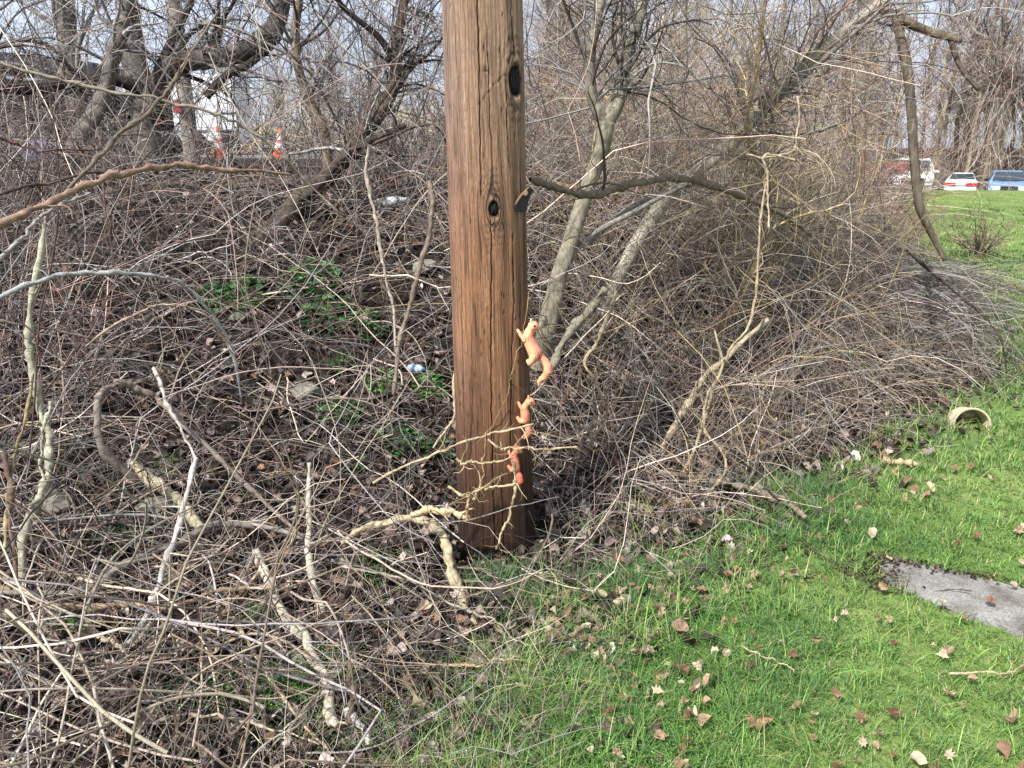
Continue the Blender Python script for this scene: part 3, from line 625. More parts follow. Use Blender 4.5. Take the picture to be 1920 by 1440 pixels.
st('dead_vine', 'hooped grey vine making a tight bend in the left thicket', 'vine', [(262, 905, 2.85), (190, 840, 2.8), (181, 770, 2.85), (192, 735, 2.9), (222, 722, 2.95), (270, 738, 3.0), (318, 770, 3.0), (400, 850, 2.95), (480, 925, 2.9), (560, 1000, 2.8)], 5, (140, 128, 116), None, .1, 7, .10, rs=[5, 6, 6, 6, 6, 5, 5, 5, 4, 3])
st('fallen_branch', 'long brown branch lying nearly level across the lower left', 'branch', [(-30, 1098), (60, 1112), (110, 1128), (180, 1132), (250, 1133), (312, 1138), (360, 1125), (420, 1105), (480, 1098), (540, 1105)], 5, (166, 142, 114), None, .13, 8, .10, parts=(5, .3, 8))
st('fallen_branch', 'long grey branch rising then level above the lower left brown branch', 'branch', [(0, 1110), (90, 1112), (170, 1098), (240, 1058), (300, 1030), (352, 1010), (400, 982), (430, 975), (500, 985), (570, 1008)], 6, (134, 126, 118), None, .17, 8, .10, rs=[4, 5, 6, 6, 6, 7, 7, 6, 5, 4], parts=(4, .3, 6))
st('long_stick', 'orange-brown straight cane leaning across the lower left litter', 'cane', [(486, 1072, 2.5), (430, 1140, 2.35), (370, 1215, 2.2), (300, 1320, 2.0), (262, 1400, 1.85), (240, 1470, 1.75)], 4, (160, 134, 106), None, .05, 7, .06, end=1.3)
st('long_stick', 'grey cane running close beside the orange-brown cane', 'cane', [(476, 1040, 2.6), (462, 1085, 2.48), (400, 1168, 2.28), (330, 1260, 2.1), (280, 1330, 1.95)], 3.6, (150, 134, 118), None, .09, 7, .06)
st('long_stick', 'straight tan stick below the peeled branch, slanting to the right', 'branch', [(430, 1148), (470, 1205), (520, 1280), (560, 1335), (612, 1402)], 4.2, (186, 166, 132), None, .09, 7, .06)
st('fallen_branch', 'cream curved stick lying low along the bottom left', 'branch', [(286, 1358), (330, 1343), (380, 1340), (432, 1346), (480, 1362), (530, 1376), (600, 1396)], 4, (190, 176, 148), None, .05, 7, .08, parts=(4, .15, 5))
st('young_stem', 'tall pale smooth stem standing at the far left', 'stem', [(84, 420, 2.9), (74, 500, 2.85), (64, 590, 2.8), (66, 680, 2.75), (78, 770, 2.7), (88, 840, 2.65), (84, 900, 2.6), (62, 955, 2.55), (44, 1010, 2.5), (38, 1090, 2.42)], 6, (178, 174, 150), None, .05, 8, .05, rs=[4, 5, 5.5, 6, 6.5, 7, 7, 7, 7.5, 8])
st('young_stem', 'short whitish stem joining the tall pale stem near its foot', 'stem', [(96, 752, 2.62), (92, 800, 2.6), (90, 860, 2.6), (86, 900, 2.58)], 4, (200, 194, 170), None, .05, 7, .05)
st('dead_cane', 'thin yellow cane leaning at the left edge', 'cane', [(62, 700, 2.5), (50, 790, 2.45), (34, 880, 2.4), (20, 960, 2.35), (8, 1040, 2.25)], 3.2, (160, 142, 104), None, .05, 6, .06, end=1.4)
st('dead_cane', 'reddish scaly stalk standing at the bottom of the left edge', 'cane', [(8, 850, 2.4), (18, 930, 2.35), (22, 1010, 2.3), (30, 1095, 2.25)], 6, (124, 102, 86), None, .05, 7, .16)
st('fallen_branch', 'long whitish branch dropping straight down then slanting right, left of the pole', 'branch', [(580, 868, 2.75), (579, 930, 2.68), (582, 1000, 2.6), (592, 1060, 2.5), (620, 1135, 2.35), (655, 1195, 2.25), (700, 1240, 2.17), (722, 1300, 2.05), (732, 1390, 1.9)], 5.5, (192, 182, 162), None, .05, 8, .12, rs=[4, 5, 5, 6, 6.5, 7, 6, 5, 4])
st('dead_vine', 'thick shaggy pale vine arching down from left to right in front of the pole foot', 'vine', [(642, 1018, 2.7), (672, 995, 2.7), (712, 982, 2.7), (760, 978, 2.68), (800, 990, 2.65), (830, 1018, 2.6), (846, 1055, 2.54), (870, 1100, 2.45), (898, 1150, 2.36), (922, 1180, 2.3), (926, 1215, 2.22), (934, 1260, 2.14), (968, 1292, 2.05), (1008, 1316, 2.0)], 7, (188, 172, 140), None, .05, 9, .16, rs=[4, 6, 7, 7, 7, 8, 8, 9, 8, 8, 7, 8, 8, 4])
st('fallen_stick', 'thin tan stick lying level in the litter left of the pole foot vine', 'branch', [(840, 1246), (900, 1252), (960, 1250), (1022, 1247)], 3, (188, 164, 124), None, .05, 6, .06)
st('fallen_stick', 'brown stick leaning upright in the litter before the pole', 'branch', [(868, 1140, 2.45), (858, 1190, 2.38), (846, 1248, 2.3)], 4.5, (128, 104, 80), None, .03, 7, .1)
st('dead_vine', 'long thin grey vine trailing from the left past the pole foot onto the litter', 'vine', [(640, 1062), (700, 1075), (760, 1092), (830, 1120), (880, 1140), (915, 1150), (950, 1182), (985, 1197), (1022, 1200)], 3, (164, 154, 142), None, .09, 6, .06)
st('dead_vine', 'curled cream root loop in the left litter', 'vine', [(178, 1138), (170, 1160), (172, 1182), (190, 1200), (215, 1207), (245, 1200), (282, 1168)], 5.5, (182, 166, 136), None, .06, 8, .1, end=.7)
st('dead_vine', 'long dark-violet bramble stem standing in the litter left of the pole', 'bramble', [(742, 1190, 2.25), (728, 1240, 2.15), (722, 1300, 2.05), (716, 1350, 1.98)], 4.5, (92, 56, 66), None, .05, 6, .1, end=.8)
st('dead_vine', 'thin red bramble arching low before the pole foot', 'bramble', [(738, 1200, 2.3), (790, 1178, 2.4), (840, 1168, 2.42), (890, 1168, 2.42), (940, 1180, 2.35), (975, 1192, 2.3)], 2.2, (152, 70, 74), None, .05, 6, .06)
st('fallen_branch', 'grey fallen branch curving over the grass tuft right of the pole', 'branch', [(1235, 885), (1290, 893), (1350, 903), (1410, 912), (1455, 930), (1485, 950), (1510, 970)], 6, (136, 122, 106), None, .08, 8, .12, rs=[5, 6, 6, 6, 6, 5, 4], parts=(5, .2, 6))
st('wood_chunk', 'short pale log chunk at the lawn edge on the right', 'log', [(1655, 862), (1690, 866), (1722, 872)], 6, (196, 172, 136), None, .03, 8, .12, end=.8)
st('fallen_stick', 'thin straight stick on the litter leading down to the grey fallen branch', 'branch', [(1435, 845), (1500, 820), (1560, 800), (1600, 780)], 3.2, (172, 158, 138), None, .10, 6, .06)
st('dead_vine', 'light grey vine arching high across the middle of the left thicket', 'vine', [(-10, 562, 2.4), (60, 530, 2.5), (130, 513, 2.6), (220, 509, 2.7), (290, 522, 2.8), (340, 550, 2.9), (390, 600, 2.95), (430, 665, 3.0), (452, 745, 3.0)], 4.5, (172, 170, 168), None, .05, 7, .05, rs=[5, 5, 5, 4.5, 4, 3.5, 3, 3, 2.5])
st('dead_vine', 'thin tan vine arch below the light grey arching vine', 'vine', [(160, 650, 2.9), (215, 605, 2.95), (260, 580, 3), (318, 568, 3), (370, 585, 3.05), (410, 630, 3.1), (450, 700, 3.1)], 2.8, (166, 148, 126), None, .05, 6, .05)
st('dead_vine', 'straight dark cane crossing behind the tall pale stem', 'cane', [(-20, 598, 3), (60, 612, 3.02), (130, 626, 3.05), (200, 645, 3.1), (300, 665, 3.2)], 3.6, (112, 98, 88), None, .05, 6, .05)
st('dead_vine', 'whitish forked vine hanging in the gap left of the pole', 'vine', [(692, 275, 3.9), (688, 330, 3.9), (708, 390, 3.85), (722, 450, 3.8), (728, 520, 3.75), (742, 580, 3.7), (742, 660, 3.6)], 4.5, (172, 158, 142), None, .05, 7, .10, parts=(4, .35, 6))
st('dead_vine', 'twisting grey-brown vine that leans onto the forked vine', 'vine', [(805, 340, 3.9), (812, 390, 3.85), (798, 450, 3.8), (775, 520, 3.75), (760, 580, 3.7), (745, 650, 3.6), (738, 740, 3.5)], 5.5, (132, 116, 102), None, .05, 7, .10)
st('dead_vine', 'pale crooked twig beside the left edge of the pole, low down', 'vine', [(855, 695, 3.2), (850, 740, 3.15), (852, 780, 3.1), (835, 810, 3.05), (812, 840, 3.0)], 4, (190, 174, 144), None, .05, 7, .08)
st('bramble_cane', 'long reddish-tan cane sweeping up from the left edge to a level tip', 'cane', [(-30, 432, 1.9), (60, 395, 2.0), (140, 360, 2.1), (210, 328, 2.2), (275, 315, 2.3), (360, 317, 2.4), (450, 320, 2.5), (545, 327, 2.6)], 5, (150, 122, 104), None, .05, 8, .05, rs=[7, 6.5, 6, 5.5, 4.5, 4, 3, 2], parts=(3, .18, 3))
st('bramble_cane', 'brown cane rising steeply from the reddish-tan cane at upper left', 'cane', [(108, 378, 2.15), (165, 315, 2.2), (225, 258, 2.3), (290, 208, 2.4), (340, 145, 2.5), (372, 90, 2.6), (410, 20, 2.7)], 4.2, (116, 102, 88), None, .05, 7, .07, rs=[4, 5, 5, 4.5, 4, 3, 2], parts=(6, .25, 8))
st('bramble_cane', 'long straight cane falling from the upper left to an orange tip by the dark tree', 'cane', [(-20, 112, 2.4), (70, 140, 2.45), (160, 168, 2.5), (280, 195, 2.55), (380, 222, 2.6), (450, 260, 2.65), (510, 305, 2.7), (560, 342, 2.75), (638, 402, 2.8)], 4, (158, 146, 128), None, .05, 7, .05, rs=[4, 4, 4, 3.5, 3.5, 3, 3, 3, 2])
st('bramble_cane', 'dark bramble cane entering level from the left edge', 'cane', [(-30, 372, 2.3), (40, 350, 2.4), (100, 335, 2.5), (165, 318, 2.6), (220, 322, 2.7)], 4.5, (84, 68, 64), None, .09, 7, .06)
st('bramble_cane', 'thin dark-red cane at the left edge above the dark bramble cane', 'cane', [(-20, 250, 2.4), (50, 268, 2.45), (120, 272, 2.5), (200, 280, 2.6)], 2.6, (98, 62, 64), None, .05, 6, .05)
st('leaning_branch', 'silver grey straight branch leaning at the far left below the canes', 'branch', [(-10, 492, 2.2), (60, 440, 2.3), (120, 390, 2.4), (170, 362, 2.5)], 4.5, (156, 150, 142), None, .09, 7, .06)
st('leaning_branch', 'smooth grey branch running from the pole rightward through the thicket', 'branch', [(994, 336, 3.3), (1040, 352, 3.4), (1090, 367, 3.5), (1140, 366, 3.6), (1200, 353, 3.7), (1262, 342, 3.9), (1330, 350, 4.1), (1400, 374, 4.3), (1470, 405, 4.4), (1520, 440, 4.5)], 6, (122, 108, 92), None, .05, 9, .08, rs=[6, 6, 7, 7, 6, 6, 6, 5, 4, 3], parts=(9, .5, 20))
st('leaning_branch', 'stubby grey-green branch stub with a cut end right of the largest squirrel', 'branch', [(1030, 700, 3.7), (1062, 640, 3.75), (1098, 590, 3.8), (1136, 540, 3.85)], 7, (136, 130, 112), None, .05, 9, .08, end=.95)
st('dead_vine', 'twisted pale vine hanging beside the branch stub', 'vine', [(1156, 545, 3.8), (1138, 600, 3.75), (1120, 640, 3.7), (1092, 685, 3.65), (1120, 740, 3.6), (1135, 780, 3.55), (1100, 840, 3.5)], 4.5, (166, 150, 118), None, .05, 7, .08, parts=(5, .3, 8))
st('leaning_branch', 'pale bare pole-like branch leaning right through the right thicket', 'branch', [(1240, 840, 3.6), (1285, 770, 3.7), (1330, 712, 3.8), (1390, 650, 3.9), (1440, 600, 4)], 6, (176, 160, 134), None, .05, 8, .07, end=.7)
st('leaning_branch', 'weathered silver branch lying through the thicket below the leaning tree', 'branch', [(1088, 462, 4.4), (1140, 428, 4.5), (1200, 395, 4.6), (1262, 365, 4.7), (1310, 340, 4.75)], 6.5, (150, 144, 136), None, .05, 8, .08)
st('dead_vine', 'yellow vine rope climbing out of the right thicket', 'vine', [(1265, 905, 3.4), (1295, 860, 3.45), (1320, 790, 3.5), (1345, 720, 3.6), (1372, 660, 3.7), (1410, 600, 3.8), (1420, 520, 3.9), (1425, 420, 4), (1440, 320, 4.1)], 4, (168, 152, 122), None, .05, 7, .08, parts=(10, .4, 22))
st('dead_vine', 'second yellow vine twisting left of the yellow vine rope', 'vine', [(1290, 990, 3.2), (1322, 930, 3.3), (1350, 880, 3.3), (1330, 840, 3.35), (1300, 800, 3.4), (1310, 740, 3.5), (1345, 690, 3.6), (1340, 620, 3.7)], 3.8, (174, 158, 130), None, .05, 7, .08, parts=(8, .3, 18))
st('dead_vine', 'loose hanging vine with a hooked end in the upper right thicket', 'vine', [(1400, 290, 4), (1440, 292, 4), (1490, 270, 4), (1500, 220, 4.05), (1495, 180, 4.1)], 2.8, (176, 160, 138), None, .05, 6, .08)
st('dead_vine', 'pale vine drop with two ends hanging in the right thicket', 'vine', [(1490, 300, 3.9), (1436, 290, 3.9), (1434, 330, 3.9), (1440, 380, 3.85), (1442, 428, 3.8)], 3, (182, 166, 140), None, .05, 6, .08)
st('dead_vine', 'dark curved cane drooping to the lawn at the far right of the thicket', 'cane', [(1700, 470, 5.2), (1780, 540, 5.2), (1840, 590, 5.1), (1875, 640, 5), (1888, 700, 4.9)], 3, (70, 60, 56), None, .05, 6, .06, parts=(6, .25, 8))
# the twigs in front of the pole foot
st('dead_twig', 'long pale twig reaching across the pole below the middle squirrel', 'twig', [(700, 905, 2.5), (760, 872, 2.5), (830, 845, 2.5), (900, 822, 2.5), (950, 808, 2.5), (1000, 795, 2.5)], 3.2, (190, 172, 140), None, .05, 6, .06, end=.7)
st('dead_twig', 'forked pale twig crossing the lowest squirrel', 'twig', [(914, 824, 2.52), (935, 838, 2.52), (950, 846, 2.53), (975, 848, 2.54), (995, 852, 2.56), (1030, 846, 2.58), (1082, 838, 2.6)], 3.2, (200, 180, 142), None, .05, 6, .06, parts=(5, .12, 6))
st('dead_twig', 'thin arched twig springing over the lowest squirrel', 'twig', [(958, 842, 2.55), (975, 828, 2.55), (998, 822, 2.56), (1060, 824, 2.6)], 1.7, (176, 152, 118), None, .05, 5, .05)
st('dead_twig', 'drooping pale twig left of the lowest squirrel', 'twig', [(855, 860, 2.5), (868, 868, 2.5), (885, 874, 2.5), (912, 876, 2.5), (940, 866, 2.5), (964, 852, 2.52)], 3, (192, 172, 134), None, .05, 6, .06)
st('dead_twig', 'upright pale twig rising past the lowest squirrel with a kinked foot', 'twig', [(964, 866, 2.5), (966, 900, 2.5), (968, 930, 2.48), (960, 965, 2.46), (948, 1000, 2.44), (930, 1030, 2.42)], 3.8, (178, 160, 124), None, .05, 6, .08, parts=(4, .1, 4))
st('dead_twig', 'pale zigzag twig across the lower pole under the lowest squirrel', 'twig', [(840, 912, 2.5), (870, 924, 2.5), (892, 922, 2.5), (912, 912, 2.5), (932, 908, 2.5), (966, 909, 2.5)], 3.6, (198, 178, 140), None, .05, 6, .08, parts=(5, .16, 6))
st('dead_twig', 'slanting twig below the zigzag twig on the lower pole', 'twig', [(876, 975, 2.48), (880, 945, 2.48), (895, 925, 2.49), (920, 905, 2.5)], 3.4, (182, 160, 122), None, .05, 6, .08, parts=(5, .14, 6))
st('dead_twig', 'thin upright twig on the left half of the pole foot', 'twig', [(912, 810, 2.52), (908, 850, 2.52), (902, 890, 2.5), (898, 930, 2.5)], 2, (160, 130, 96), None, .05, 5, .06, parts=(4, .1, 4))
st('dead_twig', 'broken pale branch end with splinters against the left of the pole foot', 'branch', [(770, 966, 2.56), (810, 958, 2.56), (850, 962, 2.55), (880, 972, 2.54)], 6, (206, 186, 146), None, .05, 7, .18, end=.8)
st('climbing_vine', 'hair-thin vine running down the pole from the largest squirrel', 'vine', [(992, 545, 2.77), (986, 600, 2.762), (980, 645, 2.75), (968, 690, 2.735), (955, 730, 2.73), (938, 770, 2.73), (918, 812, 2.74)], 1.1, (176, 146, 104), None, .05, 5, .05)

# ------------------------------------------------------------------ thickets (uncountable)
def region_points(n, fn, xr, yr):
    out = np.zeros((0, 2))
    while len(out) < n:
        q = np.stack([rng.uniform(*xr, n * 2), rng.uniform(*yr, n * 2)], -1); q = q[fn(q[:, 0], q[:, 1])]; out = np.vstack([out, q])
    return out[:n]
def lognear(n, fn, r0, r1, a0=-42, a1=42, p=1.0):
    """more of them near the camera: log-uniform distance"""
    out = np.zeros((0, 2))
    while len(out) < n:
        m = n * 2; r = np.exp(rng.uniform(0, 1, m) ** p * math.log(r1 / r0)) * r0; a = np.radians(rng.uniform(a0, a1, m))
        q = np.stack([r * np.sin(a), r * np.cos(a)], -1); q = q[fn(q[:, 0], q[:, 1])]; out = np.vstack([out, q])
    return out[:n]
POLE = np.array([-.06, 2.9])
def off_pole(P, r=.22):                  # keep curves from running through the pole shaft
    a = P[..., :2] - POLE; d = np.linalg.norm(a, axis=-1); return d.min(axis=1) > r
def stuff(name, label, arrs, mat, cat=None):
    v, f, c = merge(arrs); o = link(name, mesh_np(name, v, f, c, mat)); return tag(o, label, cat or 'brush', None, 'stuff')
def field(q, lift, d, lens, K, r, palette, curl=.3, grav=.0, jit=.12, S=3, end=.35, kids=0, kl=.3, keep_lawn=False, gapf=.0, lim=-.35):
    n = len(q); z = H(q[:, 0], q[:, 1]) + lift
    P = grow(np.column_stack([q, z]), d, lens, K, curl, grav, jit); R = taper(r, K, end); C = pal(palette, n, .14)
    ok = off_pole(P)
    front = (P[..., 1] < 2.95) & (np.abs(P[..., 0] / np.maximum(P[..., 1], .1) + .02) < .085) & (P[..., 2] > .42)   # leave the pole in view
    ok &= ~front.any(axis=1)
    ok &= (P[..., 1].min(axis=1) > .9)
    rt = P[..., 0] / np.maximum(P[..., 1], .1); ok &= ~((rt > .555) & (P[..., 2] > 1.6 - .134 * P[..., 1])).any(axis=1)
    ok &= ~(((rt > -.46) & (rt < -.27) & (P[..., 2] > 1.6 - .03 * P[..., 1]) & (P[..., 1] > 3.2)).any(axis=1) & (rng.random(n) < .68))
    gap = (q[:, 0] < -.25) & (q[:, 0] > -2.6) & (q[:, 1] > 3.0) & (q[:, 1] < 5.6) & (rng.random(n) < gapf); ok &= ~gap
    if not keep_lawn: ok &= (sdist(P[..., 0], P[..., 1]).min(axis=1) > lim)
    P, R, C = P[ok], R[ok], C[ok]; out = [tube_arrays(P, R, S, C)]
    if kids:
        p, dd, rr = children(P, R, kids, 1.0, .1, 1., .1); kp = grow(p, dd, rng.uniform(.3, 1, kids) * kl, 4, .3, grav, .16)
        k2 = off_pole(kp) & ~((kp[..., 1] < 2.95) & (np.abs(kp[..., 0] / np.maximum(kp[..., 1], .1) + .02) < .085) & (kp[..., 2] > .42)).any(axis=1) & (kp[..., 1].min(axis=1) > .8)
        out.append(tube_arrays(kp[k2], taper(np.clip(rr * .6, .0008, .004), 4, .4)[k2], 3, pal(palette, kids, .14)[k2]))
    return out
def rdir(n, z0, z1, ax=None, spread=1.0):
    a = rng.uniform(0, 2 * math.pi, n) if ax is None else rng.normal(ax, spread, n); z = rng.uniform(z0, z1, n)
    return np.column_stack([np.cos(a), np.sin(a), z])
inside = lambda lo, hi=99: (lambda x, y: (sdist(x, y) > lo) & (sdist(x, y) < hi))
# 1 low tangle over litter
n = 3400; q = lognear(n, inside(.10), 1.25, 8.0, p=.72)
dist = np.hypot(q[:, 0], q[:, 1])
rad_ = np.exp(rng.normal(math.log(.0014), .38, n)) 
A = field(q, rng.uniform(0, .10, n) * np.clip(dist / 3, .3, 1.5), rdir(n, -.1, .6), rng.uniform(.2, 1.0, n), 9, rad_ * np.clip(dist / 2.8, .8, 1.8), TAN + GREY + PINK + DARK + [(190, 178, 160)], .62, .14, .17, kids=4200, kl=.2, gapf=.35)
stuff('low_vine_tangle', 'tangle of thin dead vines and twigs spread low over the leaf litter', A, M_twig)
# 2 medium curved vines, thicker, left foreground sweep down to the right
n = 520; q = lognear(n, lambda x, y: (sdist(x, y) > .5) & (x < .2), 1.4, 5.2)
ax = np.where(rng.random(n) < .72, rng.normal(-.80, .35, n), rng.normal(2.4, .9, n)); d = np.column_stack([np.cos(ax), np.sin(ax), rng.uniform(-.05, .55, n)])
A = field(q, rng.uniform(.01, .22, n), d, rng.uniform(.8, 2.4, n), 22, rng.uniform(.0018, .0058, n) ** 1.0, TAN + GREY + [(176, 162, 140), (150, 134, 116), (138, 120, 102)], .27, .12, .07, 5, kids=700, kl=.3, gapf=.6, lim=.12)
stuff('dead_vine_sweep', 'thicker grey and tan dead vines sweeping over the left foreground', A, M_stick)
# 3 canes covering the bank
n = 3900; q = region_points(n, lambda x, y: (sdist(x, y) > .9) & (y > 2.9) , (-6.5, 4.5), (2.9, 8.2))
A = field(q, 0, rdir(n, .3, 2.2), rng.uniform(.5, 1.5, n), 9, rng.uniform(.0016, .0042, n), GREY + PINK + TAN + DARK + GREY, .22, .22, .09, kids=7500, kl=.40, gapf=.55)
stuff('bank_bramble', 'grey bare brambles covering the bank behind the pole', A, M_twig)
# 4 left upper thicket, tall
n = 560; q = region_points(n, lambda x, y: (sdist(x, y) > 2.0), (-6.5, .3), (4.2, 8.5)); q = np.vstack([q, region_points(170, lambda x, y: x < -1.3 - .2 * y, (-3.6, -1.2), (2.3, 4.4))]); n = len(q)
A = field(q, 0, rdir(n, .8, 4), rng.uniform(1.0, 2.9, n), 16, rng.uniform(.002, .0055, n), GREY + DARK + GREY + PINK, .17, .12, .06, 4, kids=3800, kl=.5)
stuff('tall_bare_brush', 'tall grey bare brush standing along the top of the left bank', A, M_twig)
# 5 right thicket mound, brown-pink
n = 3300; q = region_points(n, lambda x, y: (sdist(x, y) > .45 + .1 * np.clip(y - 5, 0, 5)) & (sdist(x, y) < 4.6) & (x > .35), (.3, 5.5), (3.1, 8.5))
s = sdist(q[:, 0], q[:, 1]); ax = -.5
A = field(q, 0, np.column_stack([rng.normal(.1, .9, n), rng.normal(-.1, .9, n), rng.uniform(.1, 2.6, n)]), rng.uniform(.5, 1.1, n) * np.clip(.6 + .6 * s, .6, 2.1), 9, rng.uniform(.0014, .0036, n), PINK + TAN + YEL + TAN + GREY + [(190, 176, 158)], .27, .20, .11, kids=9500, kl=.38)
stuff('bramble_mound', 'pinkish brown mound of tangled brambles between the pole and the lawn', A, M_twig)
# 6 tall right brush with reddish twig haze
n = 800; q = region_points(n, lambda x, y: (sdist(x, y) > 1.2) & (sdist(x, y) < 6) & (x > .5), (.4, 6.5), (5.2, 10.5))
A = field(q, 0, rdir(n, 1.2, 5), rng.uniform(1.2, 3.2, n), 12, rng.uniform(.002, .0055, n), PINK + GREY + TAN + YEL, .17, .13, .06, 4, kids=8500, kl=.42)
stuff('tall_pink_brush', 'tall pinkish bare brush right of the pole below the leaning tree', A, M_twig)
# 7 drooping bundle at the right end
n = 430; q = region_points(n, lambda x, y: (sdist(x, y) > .5) & (sdist(x, y) < 1.9), (2.6, 4.6), (4.9, 7.2))
A = field(q, rng.uniform(.2, .6, n), np.column_stack([rng.normal(1., .35, n), rng.normal(-.5, .3, n), rng.uniform(-.1, .55, n)]), rng.uniform(.6, 1.3, n), 12, rng.uniform(.0018, .0042, n), GREY + DARK + [(160, 152, 146)], .12, .2, .05, kids=500, kl=.35, keep_lawn=True)
stuff('drooping_cane_bundle', 'bundle of grey canes drooping onto the lawn at the right end of the thicket', A, M_twig)
n = 700; q = region_points(n, lambda x, y: (sdist(x, y) > -.7) & (sdist(x, y) < .9), (5.2, 9.5), (8.5, 19))
A = field(q, 0, rdir(n, .8, 4), rng.uniform(.2, .75, n), 6, rng.uniform(.0025, .005, n), TAN + YEL + PINK, .2, .12, .1, kids=1200, kl=.2, keep_lawn=True)
stuff('dry_weed_edge', 'pale dry weeds along the far end of the thicket beside the lawn', A, M_twig, 'dry weeds')
# 8 hanging vines
n = 360; x = rng.uniform(-4, 4, n); y = rng.uniform(4.2, 7.5, n); keep = sdist(x, y) > 1.2; x, y = x[keep], y[keep]; n = len(x); z = rng.uniform(1.8, 3.6, n)
P = grow(np.column_stack([x, y, z]), np.column_stack([rng.normal(0, .5, n), rng.normal(0, .4, n), rng.uniform(-1.4, .4, n)]), rng.uniform(.8, 2.6, n), 18, .16, .16, .06); R = taper(rng.uniform(.0018, .0045, n), 18, .6); C = pal(GREY + TAN + PINK, n); ok = off_pole(P)
p, dd, rr = children(P[ok], R[ok], 1800, 1.0, .05, 1., 0); kp = grow(p, dd, rng.uniform(.1, .5, 1800), 5, .3, .05, .16); k2 = off_pole(kp)
stuff('hanging_vines', 'thin vines and twigs hanging in the air between the trees', [tube_arrays(P[ok], R[ok], 4, C[ok]), tube_arrays(kp[k2], taper(np.clip(rr * .6, .0012, .004), 5, .4)[k2], 3, pal(GREY + PINK, 1800)[k2])], M_twig)
# 9 dead grass stems at the brush edge
n = 2200; q = lognear(n, lambda x, y: (sdist(x, y) > -.12) & (sdist(x, y) < 1.1), 1.3, 7.)
A = field(q, 0, rdir(n, .1, 2.2), rng.uniform(.08, .35, n), 6, rng.uniform(.0007, .0015, n), TAN + [(202, 184, 148), (188, 168, 130)], .28, .25, .12, kids=0, keep_lawn=True)
stuff('dead_grass_stems', 'dry straw-coloured grass stems along the edge of the lawn', A, M_twig, 'dead grass')

# ------------------------------------------------------------------ leaves
def leaf_template(kind, seed):
    r = random.Random(seed)
    if kind == 'oak': ang = [90, 68, 55, 38, 20, 0, -28, -52, -90, -128, -152, 180, 160, 142, 125, 112]; rad = [1, .55, .8, .45, .85, .42, .62, .3, .5, .3, .62, .42, .85, .45, .8, .55]
    elif kind == 'maple': ang = [90, 75, 62, 40, 28, 5, -10, -45, -90, -135, -170, 175, 152, 140, 118, 105]; rad = [1, .62, .66, .9, .6, .62, .74, .45, .4, .45, .74, .62, .6, .9, .66, .62]
    else: ang = [90, 66, 42, 15, -20, -55, -90, -125, -160, 165, 138, 114]; rad = [1, .82, .68, .58, .5, .5, .62, .5, .5, .58, .68, .82]
    P = [(0, 0, 0)]; a, b, c = r.uniform(.3, 1.9), r.uniform(-1.2, 1.4), r.uniform(0, 6)
    for i, (t, q) in enumerate(zip(ang, rad)):
        q *= r.uniform(.85, 1.12); x, y = q * math.cos(math.radians(t)), q * math.sin(math.radians(t)); P.append((x, y, a * x * x * .8 + b * y * y * .5 * (1 if y > 0 else -.6) + .22 * math.sin(x * 4 + c) * q + r.uniform(-.16, .16)))
    fo = r.uniform(.2, 1.3); kx = r.uniform(-.6, .6); P = [(x * math.cos(fo * abs(x)), y * (1 - .12 * abs(fo)), z + abs(x) * math.sin(fo) * .8 + kx * y * abs(y) * .5) for x, y, z in P]
    n = len(ang); F = [(0, 1 + i, 1 + (i + 1) % n) for i in range(n)]
    return np.array(P), np.array(F)
LT = [leaf_template(k, i) for i, k in enumerate(['oval', 'oak', 'oval', 'oval', 'oak', 'oval', 'oval', 'oak'])]
def rotz(a):
    c, s = np.cos(a), np.sin(a); M = np.zeros((len(a), 3, 3)); M[:, 0, 0] = c; M[:, 0, 1] = -s; M[:, 1, 0] = s; M[:, 1, 1] = c; M[:, 2, 2] = 1; return M
def rotx(a):
    c, s = np.cos(a), np.sin(a); M = np.zeros((len(a), 3, 3)); M[:, 0, 0] = 1; M[:, 1, 1] = c; M[:, 1, 2] = -s; M[:, 2, 1] = s; M[:, 2, 2] = c; return M
def scatter(tv, tf, pos, M, sc, C):
    V = np.einsum('nij,kj->nki', M, tv) * (sc[:, None, None] if sc.ndim == 1 else sc[:, None, :]) + pos[:, None]; n, k = V.shape[:2]
    F = (tf[None] + (np.arange(n) * k)[:, None, None]).reshape(-1, tf.shape[1]); return V.reshape(-1, 3), F, np.repeat(C, k, 0) * rng.uniform(.85, 1.15, (n * k, 1))
LEAFC = [(76, 62, 54), (110, 93, 84), (60, 49, 45), (150, 130, 118), (104, 90, 88), (80, 68, 66), (124, 96, 74), (54, 44, 40), (172, 158, 150), (60, 50, 46), (44, 36, 33)]
arr = []
n = 13500; q = lognear(n, lambda x, y: (sdist(x, y) > -.02 - rng.exponential(.13, np.shape(x))) & (np.hypot(x - POLE[0], y - POLE[1]) > .165), 1.2, 8.5, p=.9)
for i in range(8):
    qq = q[i::8]; m = len(qq); lift = rng.uniform(.0, .03, m)
    M = rotz(rng.uniform(0, 6.28, m)) @ rotx(rng.normal(0, .5, m)) @ rotz(rng.uniform(0, 6.28, m))
    arr.append(scatter(*LT[i], np.column_stack([qq, H(qq[:, 0], qq[:, 1]) + lift + .006]), M, rng.uniform(.016, .046, m), pal(LEAFC, m, .16)))
o = stuff('leaf_litter', 'brown and grey-pink dead leaves covering the ground under the brush', arr, M_leaf, 'leaf litter')

